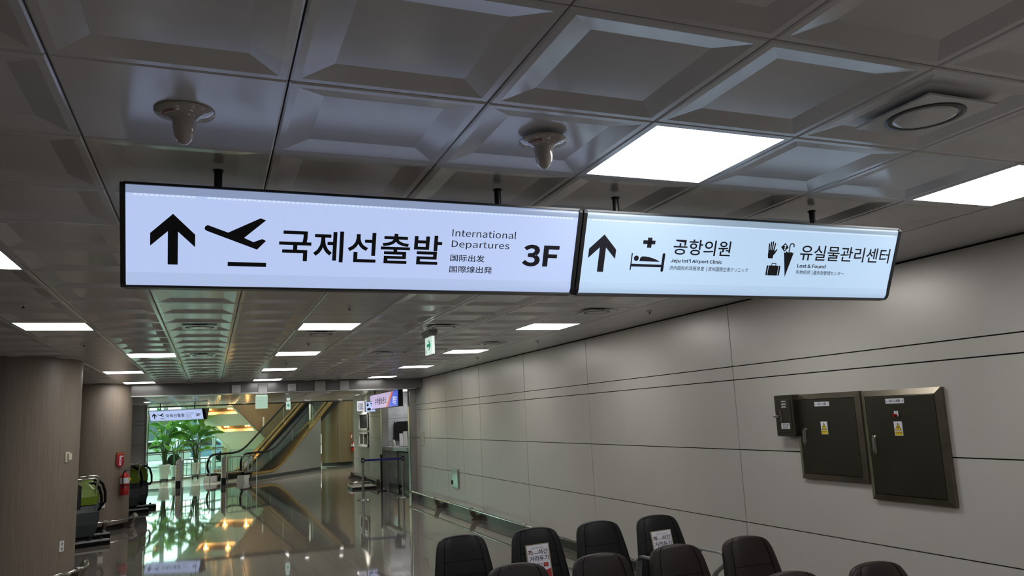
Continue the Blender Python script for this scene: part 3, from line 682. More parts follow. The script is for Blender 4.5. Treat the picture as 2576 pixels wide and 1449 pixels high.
# ------------------------------------------------------------------ cleaning machines
def scrubber(x, y, rz, label):
    t = thing('floor_scrubber', (x, y, 0), label, 'cleaning machine', 'floor scrubbers parked by the columns', rz)
    def loft(rings):
        mb = MB(); n = len(rings[0]); vs = [v for r in rings for v in r]; fs = []
        for i in range(len(rings)-1):
            for k in range(n): fs.append((i*n+k, i*n+(k+1) % n, (i+1)*n+(k+1) % n, (i+1)*n+k))
        fs += [tuple(range(n)), tuple(range((len(rings)-1)*n, len(rings)*n))[::-1]]; return mb.add(vs, fs, False)
    def rr(cx, cy, hx, hy, z, rad=.06):
        out = []
        for sx, sy, a0 in ((1,1,0),(-1,1,90),(-1,-1,180),(1,-1,270)):
            for k in range(4):
                a = math.radians(a0+k*30); out.append((cx+sx*(hx-rad)+rad*math.cos(a), cy+sy*(hy-rad)+rad*math.sin(a), z))
        return out
    loft([rr(0,.05,.15,.30,.10), rr(0,.05,.20,.42,.16), rr(0,.05,.235,.46,.35), rr(0,.06,.24,.46,.55), rr(0,.02,.225,.34,.66)]).build('lower_tank', m_slate, t, None, .01)
    loft([rr(.02,0,.215,.33,.665), rr(.02,0,.22,.34,.80), rr(.02,.02,.20,.30,.92), rr(.02,.05,.15,.22,1.0,.05), rr(.02,.07,.08,.12,1.04,.04)]).build('upper_tank', m_lime, t, None, .01)
    loft([rr(-.15,-.24,.12,.12,.45,.03), rr(-.15,-.24,.12,.12,1.0,.03), rr(-.15,-.22,.10,.08,1.04,.03)]).build('control_column', m_black, t)
    MB().tube([(-.24,-.30,.75),(-.24,-.36,1.07),(-.21,-.37,1.10),(.17,-.37,1.10),(.20,-.36,1.07),(.20,-.31,.80)], .013, 10).build('handle', m_chrome, t)
    MB().tube([(.16,.02,.99),(.25,-.03,1.01),(.33,-.05,.93),(.375,-.05,.78),(.38,-.05,.62),(.34,-.05,.55),(.27,-.03,.58),(.22,.0,.62)], .024, 10).build('suction_hose', m_rubber, t)
    MB().tube([(-.26,-.30,.95),(-.30,-.32,.6),(-.28,-.30,.25),(-.15,-.38,.14)], .018, 8).build('power_cable', m_rubber, t)
    sq = MB().prism([(-.40,-.46),(.40,-.46),(.36,-.40),(-.36,-.40)], .045, .10, lambda a,b,d: (a,b,d)).build('squeegee', m_alu, t, None, .004)
    MB().prism([(-.40,-.475),(.40,-.475),(.40,-.460),(-.40,-.460)], .0, .07, lambda a,b,d: (a,b,d)).build('rubber_blade', m_rubber, sq)
    for k in range(4): MB().cyl((-.27+k*.18,-.43,.10), .026, .035, 12).build('knob', m_black, sq)
    MB().box((-.16,-.40,.06),(.16,-.30,.12)).build('squeegee_arm', m_black, t)
    for s_ in (-1, 1): MB().cyl((s_*.23-.025, .0, .10), .10, .05, 20, 'x').build('wheel', m_rubber, t)
    MB().cyl((0,.38,.02), .20, .08, 24).build('brush_deck', m_black, t)
    return t
scrubber(-2.10, 15.35, .42, 'green and grey floor scrubber half hidden behind the nearest column')
scrubber(-2.16, 16.35, .30, 'green and grey floor scrubber with a looped black hose beside the extinguisher')
scrubber(-1.86, 20.7, .42, 'green and grey floor scrubber just beyond the second column')
scrubber(-1.72, 21.7, .30, 'farthest green and grey floor scrubber, in front of the grey wall')

# ------------------------------------------------------------------ waiting chairs
def back_mesh(rows=30, cols=18):
    mb = MB(); H = .52
    def P(u, v, side):
        w = .256-.070*v**1.4
        # rounded top corners
        if v > .84:
            q = (v-.84)/.16; w *= (1-.20*(1-math.sqrt(max(0, 1-q*q))))
        z = H*v-.020*v*v*abs(u)**2.4
        x = w*u
        th = .035*(1-.55*abs(u)**3)*(1-.35*max(0,(v-.8)/.2)**2)
        rib = 0
        if side < 0:
            th += .010*(1-u*u)
            if abs(abs(u)-.72) < .08: th -= .006
            if abs(u) < .72 and v < .66:
                f = (v/.22) % 1; rib = -.006 if (f < .09 or f > .91) else 0
        return (x, side*th+(-rib if side < 0 else 0)+.05*(v-.5)**2+v*H*.24, z)
    n = cols+1
    for side in (-1, 1):
        vs = [P(-1+2*i/cols, j/rows, side) for j in range(rows+1) for i in range(n)]
        mb.add(vs, [(j*n+i, j*n+i+1, (j+1)*n+i+1, (j+1)*n+i) for j in range(rows) for i in range(cols)], True)
    A = lambda i, j: i+j*n; off = (rows+1)*n
    edge = [A(i,0) for i in range(cols+1)]+[A(cols,j) for j in range(1,rows+1)]+[A(i,rows) for i in range(cols-1,-1,-1)]+[A(0,j) for j in range(rows-1,0,-1)]
    mb.f += [(edge[k], edge[(k+1) % len(edge)], edge[(k+1) % len(edge)]+off, edge[k]+off) for k in range(len(edge))]; mb.sm += [True]*len(edge)
    return mb, P
mbk, PB = back_mesh()
def chair_meshes(m, tagn):
    me = mbk.mesh('backrest', m)
    seams = MB()
    for s_ in (-1, 1): seams.tube([Vector(PB(s_*.72, v, -1))+Vector((0,-.001,0)) for v in [k/16 for k in range(1, 17)]], .0022, 5)
    for v in (.22, .44, .66): seams.tube([Vector(PB(u, v, -1))+Vector((0,.001,0)) for u in [-.72+.144*k for k in range(11)]], .0022, 5)
    sm = seams.mesh('stitching', m_pipe)
    st = MB()
    ring = lambda z, g, y0=-.50, y1=-.02: [(-.235*g, y0*g, z), (.235*g, y0*g, z), (.235*g, y1, z), (-.235*g, y1, z)]
    vs = ring(.40, .9)+ring(.415, 1)+ring(.455, 1)+ring(.47, .9); fs = [(0,3,2,1),(12,13,14,15)]
    for i in range(3):
        for k in range(4): fs.append((i*4+k, i*4+(k+1) % 4, (i+1)*4+(k+1) % 4, (i+1)*4+k))
    return me, sm, st.add(vs, fs).mesh('seat', m)
CH = {'b': chair_meshes(m_leather, 'b'), 'r': chair_meshes(m_leather_warm, 'r')}
arm = MB()
def arm_pts(): return [(0,-.02,.44),(0,-.06,.62),(0,-.10,.655),(0,-.38,.665),(0,-.44,.65),(0,-.46,.62),(0,-.43,.585),(0,-.30,.50),(0,-.25,.44)]
def ribbon(pts, w, th):
    mb = MB(); vs = []; pts = [Vector(p) for p in pts]
    for i, p in enumerate(pts):
        d = (pts[min(i+1, len(pts)-1)]-pts[max(i-1, 0)]).normalized(); n = Vector((0, -d.z, d.y))*th/2
        vs += [p+n+Vector((-w/2,0,0)), p+n+Vector((w/2,0,0)), p-n+Vector((w/2,0,0)), p-n+Vector((-w/2,0,0))]
    fs = [(0,1,2,3), tuple(len(vs)-4+k for k in (3,2,1,0))]
    for i in range(len(pts)-1):
        for k in range(4): fs.append((i*4+k, i*4+(k+1) % 4, (i+1)*4+(k+1) % 4, (i+1)*4+k))
    return mb.add(vs, fs)
me_arm = ribbon(arm_pts(), .045, .014).mesh('armrest', m_alu)
CHW = .582; CHAIRS = {}
def chair(x, y, kind, label, group, arms=(-1, 1)):
    t = thing('waiting_chair', (x, y, 0), label, 'chair', group); b, s_, st = CH[kind]
    o = link('backrest', b, t, (0, -.02, .415)); link('stitching', s_, o); link('seat', st, t)
    for a in arms: link('armrest', me_arm, t, (a*CHW/2*.985, 0, 0))
    return t
gA, gB = 'black waiting chairs of the rear row', 'warm-lit dark waiting chairs of the nearer rows'
yA = 5.86; xa = [1.83, 2.45, 3.02, 3.585]
labA = ['black leather chair with no notice, leftmost of the rear row', 'black leather chair with a notice, second from left in the rear row', 'black leather chair with no notice, between the two chairs with notices', 'black leather chair with a notice, nearest the wall in the rear row']
for i, (x, l) in enumerate(zip(xa, labA)): chair(x, yA, 'b', l, gA, (-1, 1) if i == 3 else (-1,))
yB = 4.51; xb = [1.77, 2.34, 2.90, 3.47]
labB = ['warm-lit dark chair top in front of the left notice', 'warm-lit dark chair in front of the black chair between the notices', 'warm-lit dark chair right in front of the right notice', 'warm-lit dark chair nearest the wall, right end of the middle row']
for i, (x, l) in enumerate(zip(xb, labB)): chair(x, yB, 'r', l, gB, (-1, 1) if i == 3 else (-1,))
yC = 3.37
for x, y, l in ((2.915, yC+.05, 'warm-lit chair top at the bottom edge, overlapping the warm-lit chair nearest the wall'), (3.47, yC, 'warm-lit dark chair top standing alone at the bottom right')): chair(x, y, 'r', l, gB, (-1,) if x < 3 else (-1, 1))
for y, x0, x1, l in ((yA, 1.5, 3.92, 'steel beam frame carrying the rear row of black chairs'), (yB, 1.4, 3.8, 'steel beam frame carrying the middle row of warm-lit chairs'), (yC, 2.6, 3.8, 'steel beam frame carrying the nearest pair of warm-lit chairs')):
    t = thing('seat_beam', ((x0+x1)/2, y-.25, 0), l, 'bench frame'); h = (x1-x0)/2
    BOX('beam', (-h,-.03,.335), (h,.03,.395), m_alu, t, .004)
    for sx in (-h+.3, h-.3):
        BOX('leg', (sx-.025,-.025,.03), (sx+.025,.025,.335), m_alu, t, .004); BOX('foot', (sx-.03,-.26,0), (sx+.03,.26,.03), m_alu, t, .006)
# notices
for x, l in ((xa[1], 'framed white distancing notice on the second chair of the rear row'), (xa[3], 'framed white distancing notice on the chair nearest the wall in the rear row')):
    t = thing('notice', (x, yA-.02, .415), l, 'notice')
    p0 = Vector(PB(0,.28,-1)); p1 = Vector(PB(0,.84,-1)); up = (p1-p0).normalized(); nrm = Vector((1,0,0)).cross(up)
    o = p0+nrm*.020+Vector((.008,0,.0)); T0 = frame(o, (1,-.0,.03), up); T = lambda a, b, d=0: T0(a*1.27-.028, b, d)
    hgt = .285
    MB().prism([(-.078,-.02),(.078,-.02),(.078,hgt-.02),(-.078,hgt-.02)], -.012, 0, T).build('board', mat('notice_frame', (.35,.30,.22), .4), t)
    MB().prism([(-.071,-.013),(.071,-.013),(.071,hgt-.027),(-.071,hgt-.027)], 0, .001, T).build('paper', m_paper, t)
    b = hgt-.02
    text('lettering', '· 사회적 거리두기 캠페인 ·', (-.045,b-.034,.045,b-.024), T, m_ink, t, depth=.002)
    m1 = mat('notice_maroon', (.06,.006,.012), .5); m2 = mat('notice_navy', (.008,.010,.04), .5)
    text('lettering', '좌', (-.066,b-.080,-.034,b-.041), T, m1, t, depth=.002, bold=.014); text('lettering', '석간', (.0,b-.080,.066,b-.041), T, m1, t, depth=.002, bold=.014)
    poly('dash', [[(-.036,b-.071),(.012,b-.071),(.012,b-.068),(-.036,b-.068)]], T, m1, t, .002)
    text('lettering', '거리두기', (-.064,b-.130,.066,b-.088), T, m2, t, depth=.002, bold=.014)
    for k, c in enumerate((-.042, .0, .042)):
        poly('icon', [[(c-.016,b-.175),(c+.016,b-.175),(c+.016,b-.145),(c-.016,b-.145)]], T, m_redsign if k != 1 else m_ink, t, .002)
        poly('icon_mark', [disc(c,b-.160,.009,14)] if k != 1 else [[(c-.013,b-.172),(c+.013,b-.172),(c+.013,b-.148),(c-.013,b-.148)]], T, mat('icon_orange', (.5,.12,.03), .5) if k != 1 else m_paper, t, .003)
    poly('red_band', [[(.02,-.012),(.071,-.012),(.071,.075),(.02,.06)]], T, m_redsign, t, .0022)
    BOX('hook', (-.02,.0,-.01), (.02,.03,.0), m_steel, t).location = T(0,.1,-.02)

# ------------------------------------------------------------------ belt barrier
def post(x, y, label):
    t = thing('barrier_post', (x, y, 0), label, 'barrier post', 'chrome belt posts in front of the counter')
    MB().lathe([(.001,.03),(.05,.028),(.155,.012),(.165,.006),(.165,0)], n=32).build('base', m_chrome, t)
    MB().cyl((0,0,.02), .029, .86, 20).build('pole', m_steel, t)
    MB().cyl((0,0,.87), .036, .012, 16).box((-.04,-.035,.88),(.04,.035,.97)).cyl((0,0,.97), .034, .02, 16).build('belt_head', m_black, t, None, .004)
    MB().box((-.012,-.042,.90),(.012,-.035,.95)).build('belt_clip', m_steel, t); return t
post(3.47, 19.2, 'left chrome post of the blue belt barrier'); post(4.42, 19.05, 'right chrome post of the blue belt barrier')
tag(MB().prism([(3.51,19.19),(4.38,19.055),(4.38,19.058),(3.51,19.193)], .900, .950, lambda a,b,d: (a,b,d)).build('barrier_belt', m_belt), 'dark blue belt stretched between the two chrome posts', 'belt')
t = thing('barrier_post', (4.33, 21.2, 0), 'dark post standing farther back against the counter, behind the belt', 'barrier post', 'chrome belt posts in front of the counter')
MB().cyl((0,0,.02), .028, .87, 16).build('pole', m_black, t); MB().cyl((0,0,0), .13, .02, 24).build('base', m_black, t); MB().cyl((0,0,.89), .035, .07, 16).build('belt_head', m_black, t)

# ------------------------------------------------------------------ luggage counter
wr2 = struct(BOX('wall_right', (4.64, 22.55, 0), (4.76, 27.2, 2.9), m_gap))
for a, b in ((22.55, 24.3), (24.3, 25.7), (25.7, 27.2)):
    for c, d in zip([.1,.66,1.36,2.0,2.12],[.66,1.36,2.0,2.12,CEIL]):
        o = BOX('wall_panel', (4.62, a+.004, c+.004), (4.642, b-.004, d-.004), m_wall2, wr2); o.location -= wr2.location
struct(BOX('trim_7', (4.60, 22.4, 0), (4.80, 22.55, 2.9), m_steel))
bk = struct(MB().box((4.76,23.1,0),(6.6,23.2,2.9)).build('wall_booth', m_gap))
for c, d in ((.1,1.25),(1.25,1.92),(1.92,2.795)):
    BOX('marble_slab', (4.77, 23.08, c+.004), (6.55, 23.1, d-.004), m_marble, bk)
struct(BOX('wall_side', (6.55, 18.3, 0), (6.65, 23.2, 2.9), m_marble)); struct(BOX('wall_corner', (4.62, 18.30, 0), (6.65, 18.42, 2.9), m_wall))
t = thing('service_counter', (4.95, 20.9, 0), 'grey service counter with a thick pale top under the luggage sign', 'counter')
MB().prism([(-.13,-1.9),(.9,-1.9),(.9,1.5),(-.28,1.5),(-.28,.30),(-.13,-.6)], 1.03, 1.13, lambda a,b,d: (a,b,d)).build('worktop', m_counter, t, None, .005)
BOX('front_panel', (-.18,.35,.13), (-.15,1.42,1.03), m_counterfront, t); BOX('dark_front_panel', (-.06,-1.8,.0), (.0,.33,1.03), m_counterdark, t)
BOX('carcass', (-.15,-1.75,.13), (.8,1.42,1.0), m_counterdark, t); BOX('kick_plate', (-.15,.35,0), (-.10,1.42,.13), m_black, t); BOX('edge_post', (-.20,1.42,0), (-.13,1.5,1.03), m_steel, t)
t = thing('display_screen', (5.12, 23.03, 1.30), 'black screen on the marble wall behind the counter', 'screen')
BOX('panel', (-.02,-.03,0), (.62,0,.52), m_screen, t, .004); BOX('mount', (.2,0,.15), (.4,.05,.35), m_black, t); BOX('sensor', (.02,-.033,.49), (.04,-.03,.505), m_white, t)
t = thing('ceiling_light', (5.55, 20.6, CEIL), 'added unseen light panel that brightens the counter booth', 'ceiling light'); t.location.z = ZC2-.02; link('frame', me_lf, t); link('diffuser', me_lp, t)  # unseen lamp, added because the booth came out too dark
t = thing('ceiling_light', (5.4, 22.3, ZC2-.02), 'second added unseen light panel in the counter booth, by the marble', 'ceiling light'); link('frame', me_lf, t); link('diffuser', me_lp, t)  # another unseen lamp, added to brighten the marble
# things on the counter
def bottle(x, y, label):
    t = thing('sanitiser_bottle', (x, y, 1.13), label, 'bottle', 'pump bottles on the service counter')
    MB().lathe([(.001,0),(.045,0),(.05,.01),(.05,.13),(.035,.165),(.016,.175),(.016,.19)], n=20).build('bottle', mat('clear_bottle', (.6,.62,.6), .15), t)
    MB().lathe([(.0505,.03),(.0505,.11)], n=20).build('paper_label', m_cream, t)
    MB().cyl((0,0,.19), .010, .04, 10).box((-.05,-.008,.225),(.012,.008,.24)).build('pump', m_black, t)
bottle(4.86, 22.0, 'pump bottle at the left end of the service counter'); bottle(4.98, 20.0, 'pump bottle at the right end of the service counter')
t = thing('brochure_stand', (4.95, 21.45, 1.13), 'tall clear brochure stand with blue-footed leaflet on the counter', 'brochure stand')
BOX('leaflet', (-.05,-.012,.02), (.05,.0,.36), m_paper, t).rotation_euler = (-.1,0,0); BOX('blue_foot', (-.048,-.016,.06), (.048,-.012,.14), mat('leaflet_blue', (.08,.2,.45), .5), t); BOX('foot', (-.06,-.06,0), (.06,.06,.02), m_gd, t)
t = thing('acrylic_stand', (4.95, 20.95, 1.13), 'white standing card holder in the middle of the counter', 'card holder')
BOX('card', (-.06,-.01,.02), (.06,.0,.42), m_white, t).rotation_euler = (-.08,0,0); BOX('foot', (-.08,-.09,0), (.08,.06,.02), m_gd, t)
t = thing('card_terminal', (5.02, 20.55, 1.13), 'grey box with a dark curved cable beside the card holder', 'terminal')
BOX('body', (-.07,-.06,0), (.05,.06,.26), m_counter, t, .01); MB().tube([(.06,0,.26),(.09,-.02,.18),(.12,-.03,.08),(.16,-.02,.0)], .006, 6).build('cable', m_black, t)
t = thing('glass_screen', (5.1, 19.95, 1.13), 'small upright clear screen at the right end of the counter', 'screen')
BOX('pane', (-.01,-.3,.02), (.0,.25,.42), m_gb, t); BOX('foot', (-.03,-.3,0), (.03,.25,.02), m_steel, t)
t = thing('red_tape_roll', (4.9, 19.55, 1.13), 'tiny red item at the right end of the counter', 'tape roll')
MB().lathe([(.025,0),(.05,0),(.05,.05),(.025,.05),(.025,0)], n=20).build('roll', m_red, t); MB().cyl((0,0,.0), .024, .03, 12).build('core', m_cream, t)
# luggage sign
t = thing('luggage_sign', (4.30, 20.4, 2.185), 'slanting lit lavender sign with Korean lettering, orange stripe and blue end', 'sign')
BOX('box', (-.06,-1.78,0), (.06,1.78,.405), m_black, t)
T = frame((-.0615,1.78,0),(0,-1,0),(0,0,1)); L = 3.56
ml = mat('luggage_lavender', (.5,.45,.6), .3, e=(.62,.50,.80), es=.75); mo = mat('luggage_orange', (.6,.15,.05), .3, e=(.80,.16,.06), es=.8); mb_ = mat('luggage_blue', (.05,.1,.6), .3, e=(.05,.12,.75), es=.8); mwht = mat('luggage_white', (.8,.8,.85), .3, e=(.8,.85,1), es=.9)
poly('face', [[(.02,.015),(L*.60,.015),(L*.80,.39),(.02,.39)]], T, ml, t, .001); poly('orange_stripe', [[(L*.60,.015),(L*.66,.015),(L*.85,.39),(L*.79,.39)]], T, mo, t, .002); poly('blue_face', [[(L*.66,.015),(L-.02,.015),(L-.02,.39),(L*.85,.39)]], T, mb_, t, .0015)
text('lettering', '수하물보관소', (L*.20,.11,L*.62,.29), T, m_ink, t, bold=.016, split=True, depth=.003)
poly('logo_mark', [[(.10,.17),(.16,.20),(.10,.23)], [(.17,.17),(.24,.20),(.17,.22)], [(.14,.12),(.17,.18),(.12,.17)], [(.14,.28),(.17,.22),(.12,.22)]], T, mo, t, .003)
poly('pictogram', [[(L*.84,.10),(L*.875,.10),(L*.875,.26),(L*.84,.26)]], T, mwht, t, .003)
poly('pictogram_mark', [[(L*.85,.12),(L*.865,.12),(L*.865,.18),(L*.85,.18)], [(L*.853,.20),(L*.862,.20),(L*.862,.24),(L*.853,.24)]], T, mb_, t, .004)
poly('small_print', [[(L*.885,.22-k*.05),(L*(.96-.01*k),.22-k*.05),(L*(.96-.01*k),.24-k*.05),(L*.885,.24-k*.05)] for k in range(4)], T, mwht, t, .003)
for y in (-1.4, 1.4): BOX('hanger', (-.015,y-.015,.405), (.015,y+.015,CEIL-2.185), m_black, t)
t = thing('notice_board', (3.94, 22.0, 2.155), 'small white hanging notice with grey print left of the lost property sign', 'sign')
BOX('board', (-.10,-.03,0), (.10,.03,.28), mat('notice_lit', (.8,.8,.85), .4, e=(.8,.82,.9), es=.7), t)
T = frame((-.10,-.0305,0),(1,0,0),(0,0,1)); mg_ = mat('grey_print', (.15,.13,.18), .5)
poly('faint_print', [[(.03+.035*i,.09+.035*j),(.055+.035*i,.09+.035*j),(.05+.035*i,.11+.035*j),(.03+.035*i,.115+.035*j)] for i in range(4) for j in range(4)]+[[(.03,.05),(.17,.05),(.17,.07),(.03,.07)]], T, mg_, t)
BOX('hanger', (-.01,-.01,.28), (.01,.01,CEIL-2.155), m_steel, t)
t = thing('lost_property_sign', (4.20, 22.0, 2.12), 'small lit blue sign with glove, umbrella and suitcase symbols by the counter', 'sign')
BOX('box', (-.143,-.05,0), (.143,.05,.30), m_black, t); BOX('face', (-.136,-.054,.008), (.136,-.05,.285), m_sign1, t)
T = frame((0,-.0545,0),(1,0,0),(0,0,1)); lost_symbols(t, T, -2.53-.005, .015, 1.35)
BOX('hanger', (-.01,-.01,.30), (.01,.01,CEIL-2.12), m_steel, t)
# ticket window in the cream wall
for z0, z1, sl in ((1.60, 2.14, 0), (1.10, 1.52, 1)):
    w_ = struct(thing('window_%d' % (2-sl), (4.61, 25.25, z0), None, None)); y = .78
    for a, b in (((-.03,-y,0),(.0,y,.05)), ((-.03,-y,z1-z0-.05),(0,y,z1-z0)), ((-.03,-y,0),(0,-y+.06,z1-z0)), ((-.03,y-.06,0),(0,y,z1-z0))): BOX('window_frame', a, b, m_white, w_)
    BOX('pane', (-.012,-y+.06,.05), (-.004,y-.06,z1-z0-.05), mat('dark_glass', (.05,.055,.05), .06, spec=.8), w_)
    if sl:
        BOX('mullion', (-.025,-.03,.05), (-.005,.03,z1-z0-.05), m_white, w_); BOX('sill', (-.08,-y,-.04), (0,y,0), m_white, w_)
t = thing('wall_guard', (4.5, 24.7, 0), 'low dark floor guard with a chrome rail under the ticket window', 'bumper rail')
MB().tube([(0,-2.1,.2),(0,2.4,.2)], .022, 10).build('rail', m_chrome, t)
for y in (-2.1, 0, 2.3): MB().prism([(-.14,0),(.10,0),(.10,.1),(.03,.2),(-.03,.22),(-.05,.1)], -.03, .03, lambda a,b,d,y=y: (a,y+d,b)).build('bracket', MATS['bracket_bronze'], t)
t = thing('luggage_scale', (4.05, 22.6, 0), 'low silver platform on the floor beside the counter', 'scale platform')
BOX('base', (-.34,-.4,0), (.34,.4,.05), m_black, t); BOX('plate', (-.35,-.41,.05), (.35,.41,.075), m_steel, t, .004); MB().tube([(-.32,.36,.10),(-.32,.42,.13),(.32,.42,.13),(.32,.36,.10)], .018, 8).build('rail', m_chrome, t)
# back wall right of the far column
struct(BOX('wall_lintel', (4.3, 41.5, 1.35), (6.3, 41.6, 6.8), m_brown)); struct(BOX('wall_sill', (4.3, 41.5, 0), (6.3, 41.6, .35), m_brown))
wb = struct(BOX('wall_end', (6.2, 39.0, 0), (9, 39.1, 6.8), m_gap))
for c, d in zip([.3,.9,1.5,2.1,2.25],[.9,1.5,2.1,2.25,3.0]): o = BOX('wall_panel', (6.21, 38.97, c+.006), (8.9, 39.0, d-.006), m_wall2, wb); o.location -= wb.location
struct(BOX('wall_edge', (9, 18, 0), (9.1, 46, 6.8), m_wall2))

# ------------------------------------------------------------------ escalator
EX, EY = Vector((.5798, .8148, 0)), Vector((.8148, -.5798, 0)); E0 = Vector((1.25, 29.25, 0))
def zf(s):
    a, k = 1.6, .577
    if s < a-.5: return 0
    if s < a+.5: return k*(s-a+.5)**2/2.0
    return k*(s-a)
def EP(s, t, z): return E0+EX*s+EY*t+Vector((0,0,z))
esc = thing('escalator', E0, 'escalator rising to the right with black handrails, glass sides and bronze decks', 'escalator')
def ebuild(mb, nm, m, par=esc):
    mb.v = [tuple(Vector(v)-E0) for v in mb.v]; return mb.build(nm, m, par)
SS = [.0,.4,.8,1.1,1.25,1.4,1.6,1.8,2.0,2.2,3,4,5,6,7,8,9]
def band(t0, t1, za, zb, ss=SS, nm='deck', m=m_bronze, end=None):
    """solid strip between t0..t1, heights za..zb above the slope"""
    mb = MB(); vs = []
    for s in ss:
        z = zf(s); vs += [EP(s,t0,z+za), EP(s,t1,z+za), EP(s,t1,z+zb), EP(s,t0,z+zb)]
    fs = [(0,1,2,3), tuple(len(vs)-4+k for k in (3,2,1,0))]
    for i in range(len(ss)-1):
        for k in range(4): fs.append((i*4+k, i*4+(k+1) % 4, (i+1)*4+(k+1) % 4, (i+1)*4+k))
    return ebuild(mb.add(vs, fs), nm, m)
for tr, s_ in ((0, 1), (-1.32, -1)):
    top = [EP(s, tr, .95+zf(s)) for s in SS[1:]]
    arc = [EP(-.05-.37*math.sin(math.radians(a)), tr, .58+.37*math.cos(math.radians(a))) for a in range(180, -1, -15)]
    ebuild(MB().tube([EP(.35, tr, .21)]+arc+[EP(.2, tr, .95)]+top, .038, 10), 'handrail', m_rubber)
    gl = MB(); ss = SS; vs = []
    for s in ss: vs += [EP(s, tr-.006, .28+zf(s)), EP(s, tr-.006, .93+zf(s)), EP(s, tr+.006, .28+zf(s)), EP(s, tr+.006, .93+zf(s))]
    for i in range(len(ss)-1):
        a = i*4; gl.add(vs[a:a+8], [(0,1,5,4),(2,6,7,3),(1,3,7,5),(0,4,6,2)])
    arcg = [EP(-.05-.33*math.sin(math.radians(a)), tr, .60+.33*math.cos(math.radians(a))) for a in range(180, -1, -20)]
    gl.add(arcg+[EP(0, tr, .93), EP(0, tr, .28)], [tuple(range(len(arcg)+2))])
    ebuild(gl, 'glass_balustrade', m_gb if s_ < 0 else glass('smoked_glass', (.62,.68,.67), .05))
    for s in (.05, 1.5, 3.0, 4.6): ebuild(MB().tube([EP(s, tr, .28+zf(s)), EP(s, tr, .92+zf(s))], .010, 6), 'glass_joint', m_steel)
    band(tr+s_*.03, tr+s_*.19, .20, .28)
    band(tr-s_*.17, tr-s_*.02, .18, .27)
    band(tr-s_*.03, tr+s_*.03, .15, .285, nm='inner_strip', m=m_rubber)
    band(tr-s_*.21, tr-s_*.17, -.06, .2, nm='skirt', m=m_rubber)
# floor mounted newel housings
for tr in (0, -1.32):
    ebuild(MB().prism([(-.16,-.42),(.16,-.42),(.13,.12),(-.13,.12)], 0, .22, lambda a,b,d,tr=tr: EP(b, tr+a*(1-d*1.2), d)), 'newel_housing', m_counter)
    ebuild(MB().prism([(-.10,-.30),(.10,-.30),(.10,-.02),(-.10,-.02)], .2, .30, lambda a,b,d,tr=tr: EP(b, tr+a, d)), 'handrail_inlet', m_rubber)
# steps
for k in range(20):
    s = 1.3+k*.40; z = zf(s)
    ebuild(MB().prism([(s,z-.16),(s+.40,z-.16),(s+.40,z+.04),(s,z+.04)], -1.13, -.19, lambda a,b,d: EP(a, d, b)), 'step', m_step)
ebuild(MB().prism([(-.35,0),(1.3,0),(1.3,.03),(-.35,.03)], -1.15, -.17, lambda a,b,d: EP(a, d, b)), 'landing_plate', m_steel)
# cladding: near wall polygon follows the slope
def clad(t0, t1, s_end, m, nm, zlow=.0, inset=0):
    pts = [(s, zf(s)+.20-inset) for s in SS if s <= s_end]
    pts = [(s_end, zlow)]+[(s_end, zf(s_end)+.20)]+pts[::-1]+[(0, zlow)]
    return ebuild(MB().prism(pts, t0, t1, lambda a,b,d: EP(a, d, b)), nm, m)
clad(.05, .17, 5.0, mat('cladding_grey', (.15,.145,.13), .5), 'side_cladding', .12); clad(-1.5, -1.38, 5.0, mat('cladding_grey', (.17,.165,.15), .5), 'side_cladding', .12)
ebuild(MB().prism([(-.1,0),(5.0,0),(5.0,.12),(-.1,.12)], .03, .175, lambda a,b,d: EP(a,d,b)), 'plinth', m_black)
ebuild(MB().prism([(-.1,0),(1.3,0),(5.5,zf(5.5)-.35),(9,zf(9)-.35),(9,zf(9)-.05),(1.6,-.0)][:1]+[(1.3,0),(9,zf(9)-.45),(9,zf(9)-.15),(1.2,.0)], -1.38, .05, lambda a,b,d: EP(a,d,b)), 'truss', m_black)
# safety items on the escalator
ebuild(MB().cyl(tuple(EP(4.2,.10,zf(4.2)+.55)), .035, .62, 10), 'clearance_post', m_cream)
ebuild(MB().prism([(4.15,0),(4.15,1.0),(4.85,.55)], .085, .095, lambda a,b,d: EP(a, d, b+zf(4.2)+.25)), 'clearance_guard', m_gb)
ebuild(MB().cyl(tuple(EP(3.3,-1.45,zf(3.3)+.75)), .03, .5, 10), 'clearance_post', m_cream)
ebuild(MB().prism([(1.62,.33),(2.15,.63),(2.12,.83),(1.60,.50)], -.055, -.05, lambda a,b,d: EP(a, -1.20, b+.0)), 'notice_strip', m_paper)
for k in range(5): ebuild(MB().prism([(-.9+.14*k,.30),(-.80+.14*k,.30),(-.80+.14*k,.44),(-.9+.14*k,.44)], 0, .01, lambda a,b,d: tuple(Vector((0.40+a*.8+.25, 31.0, b)))), 'warning_tile', mat('tile_brown', (.30,.17,.10), .5)) if False else None

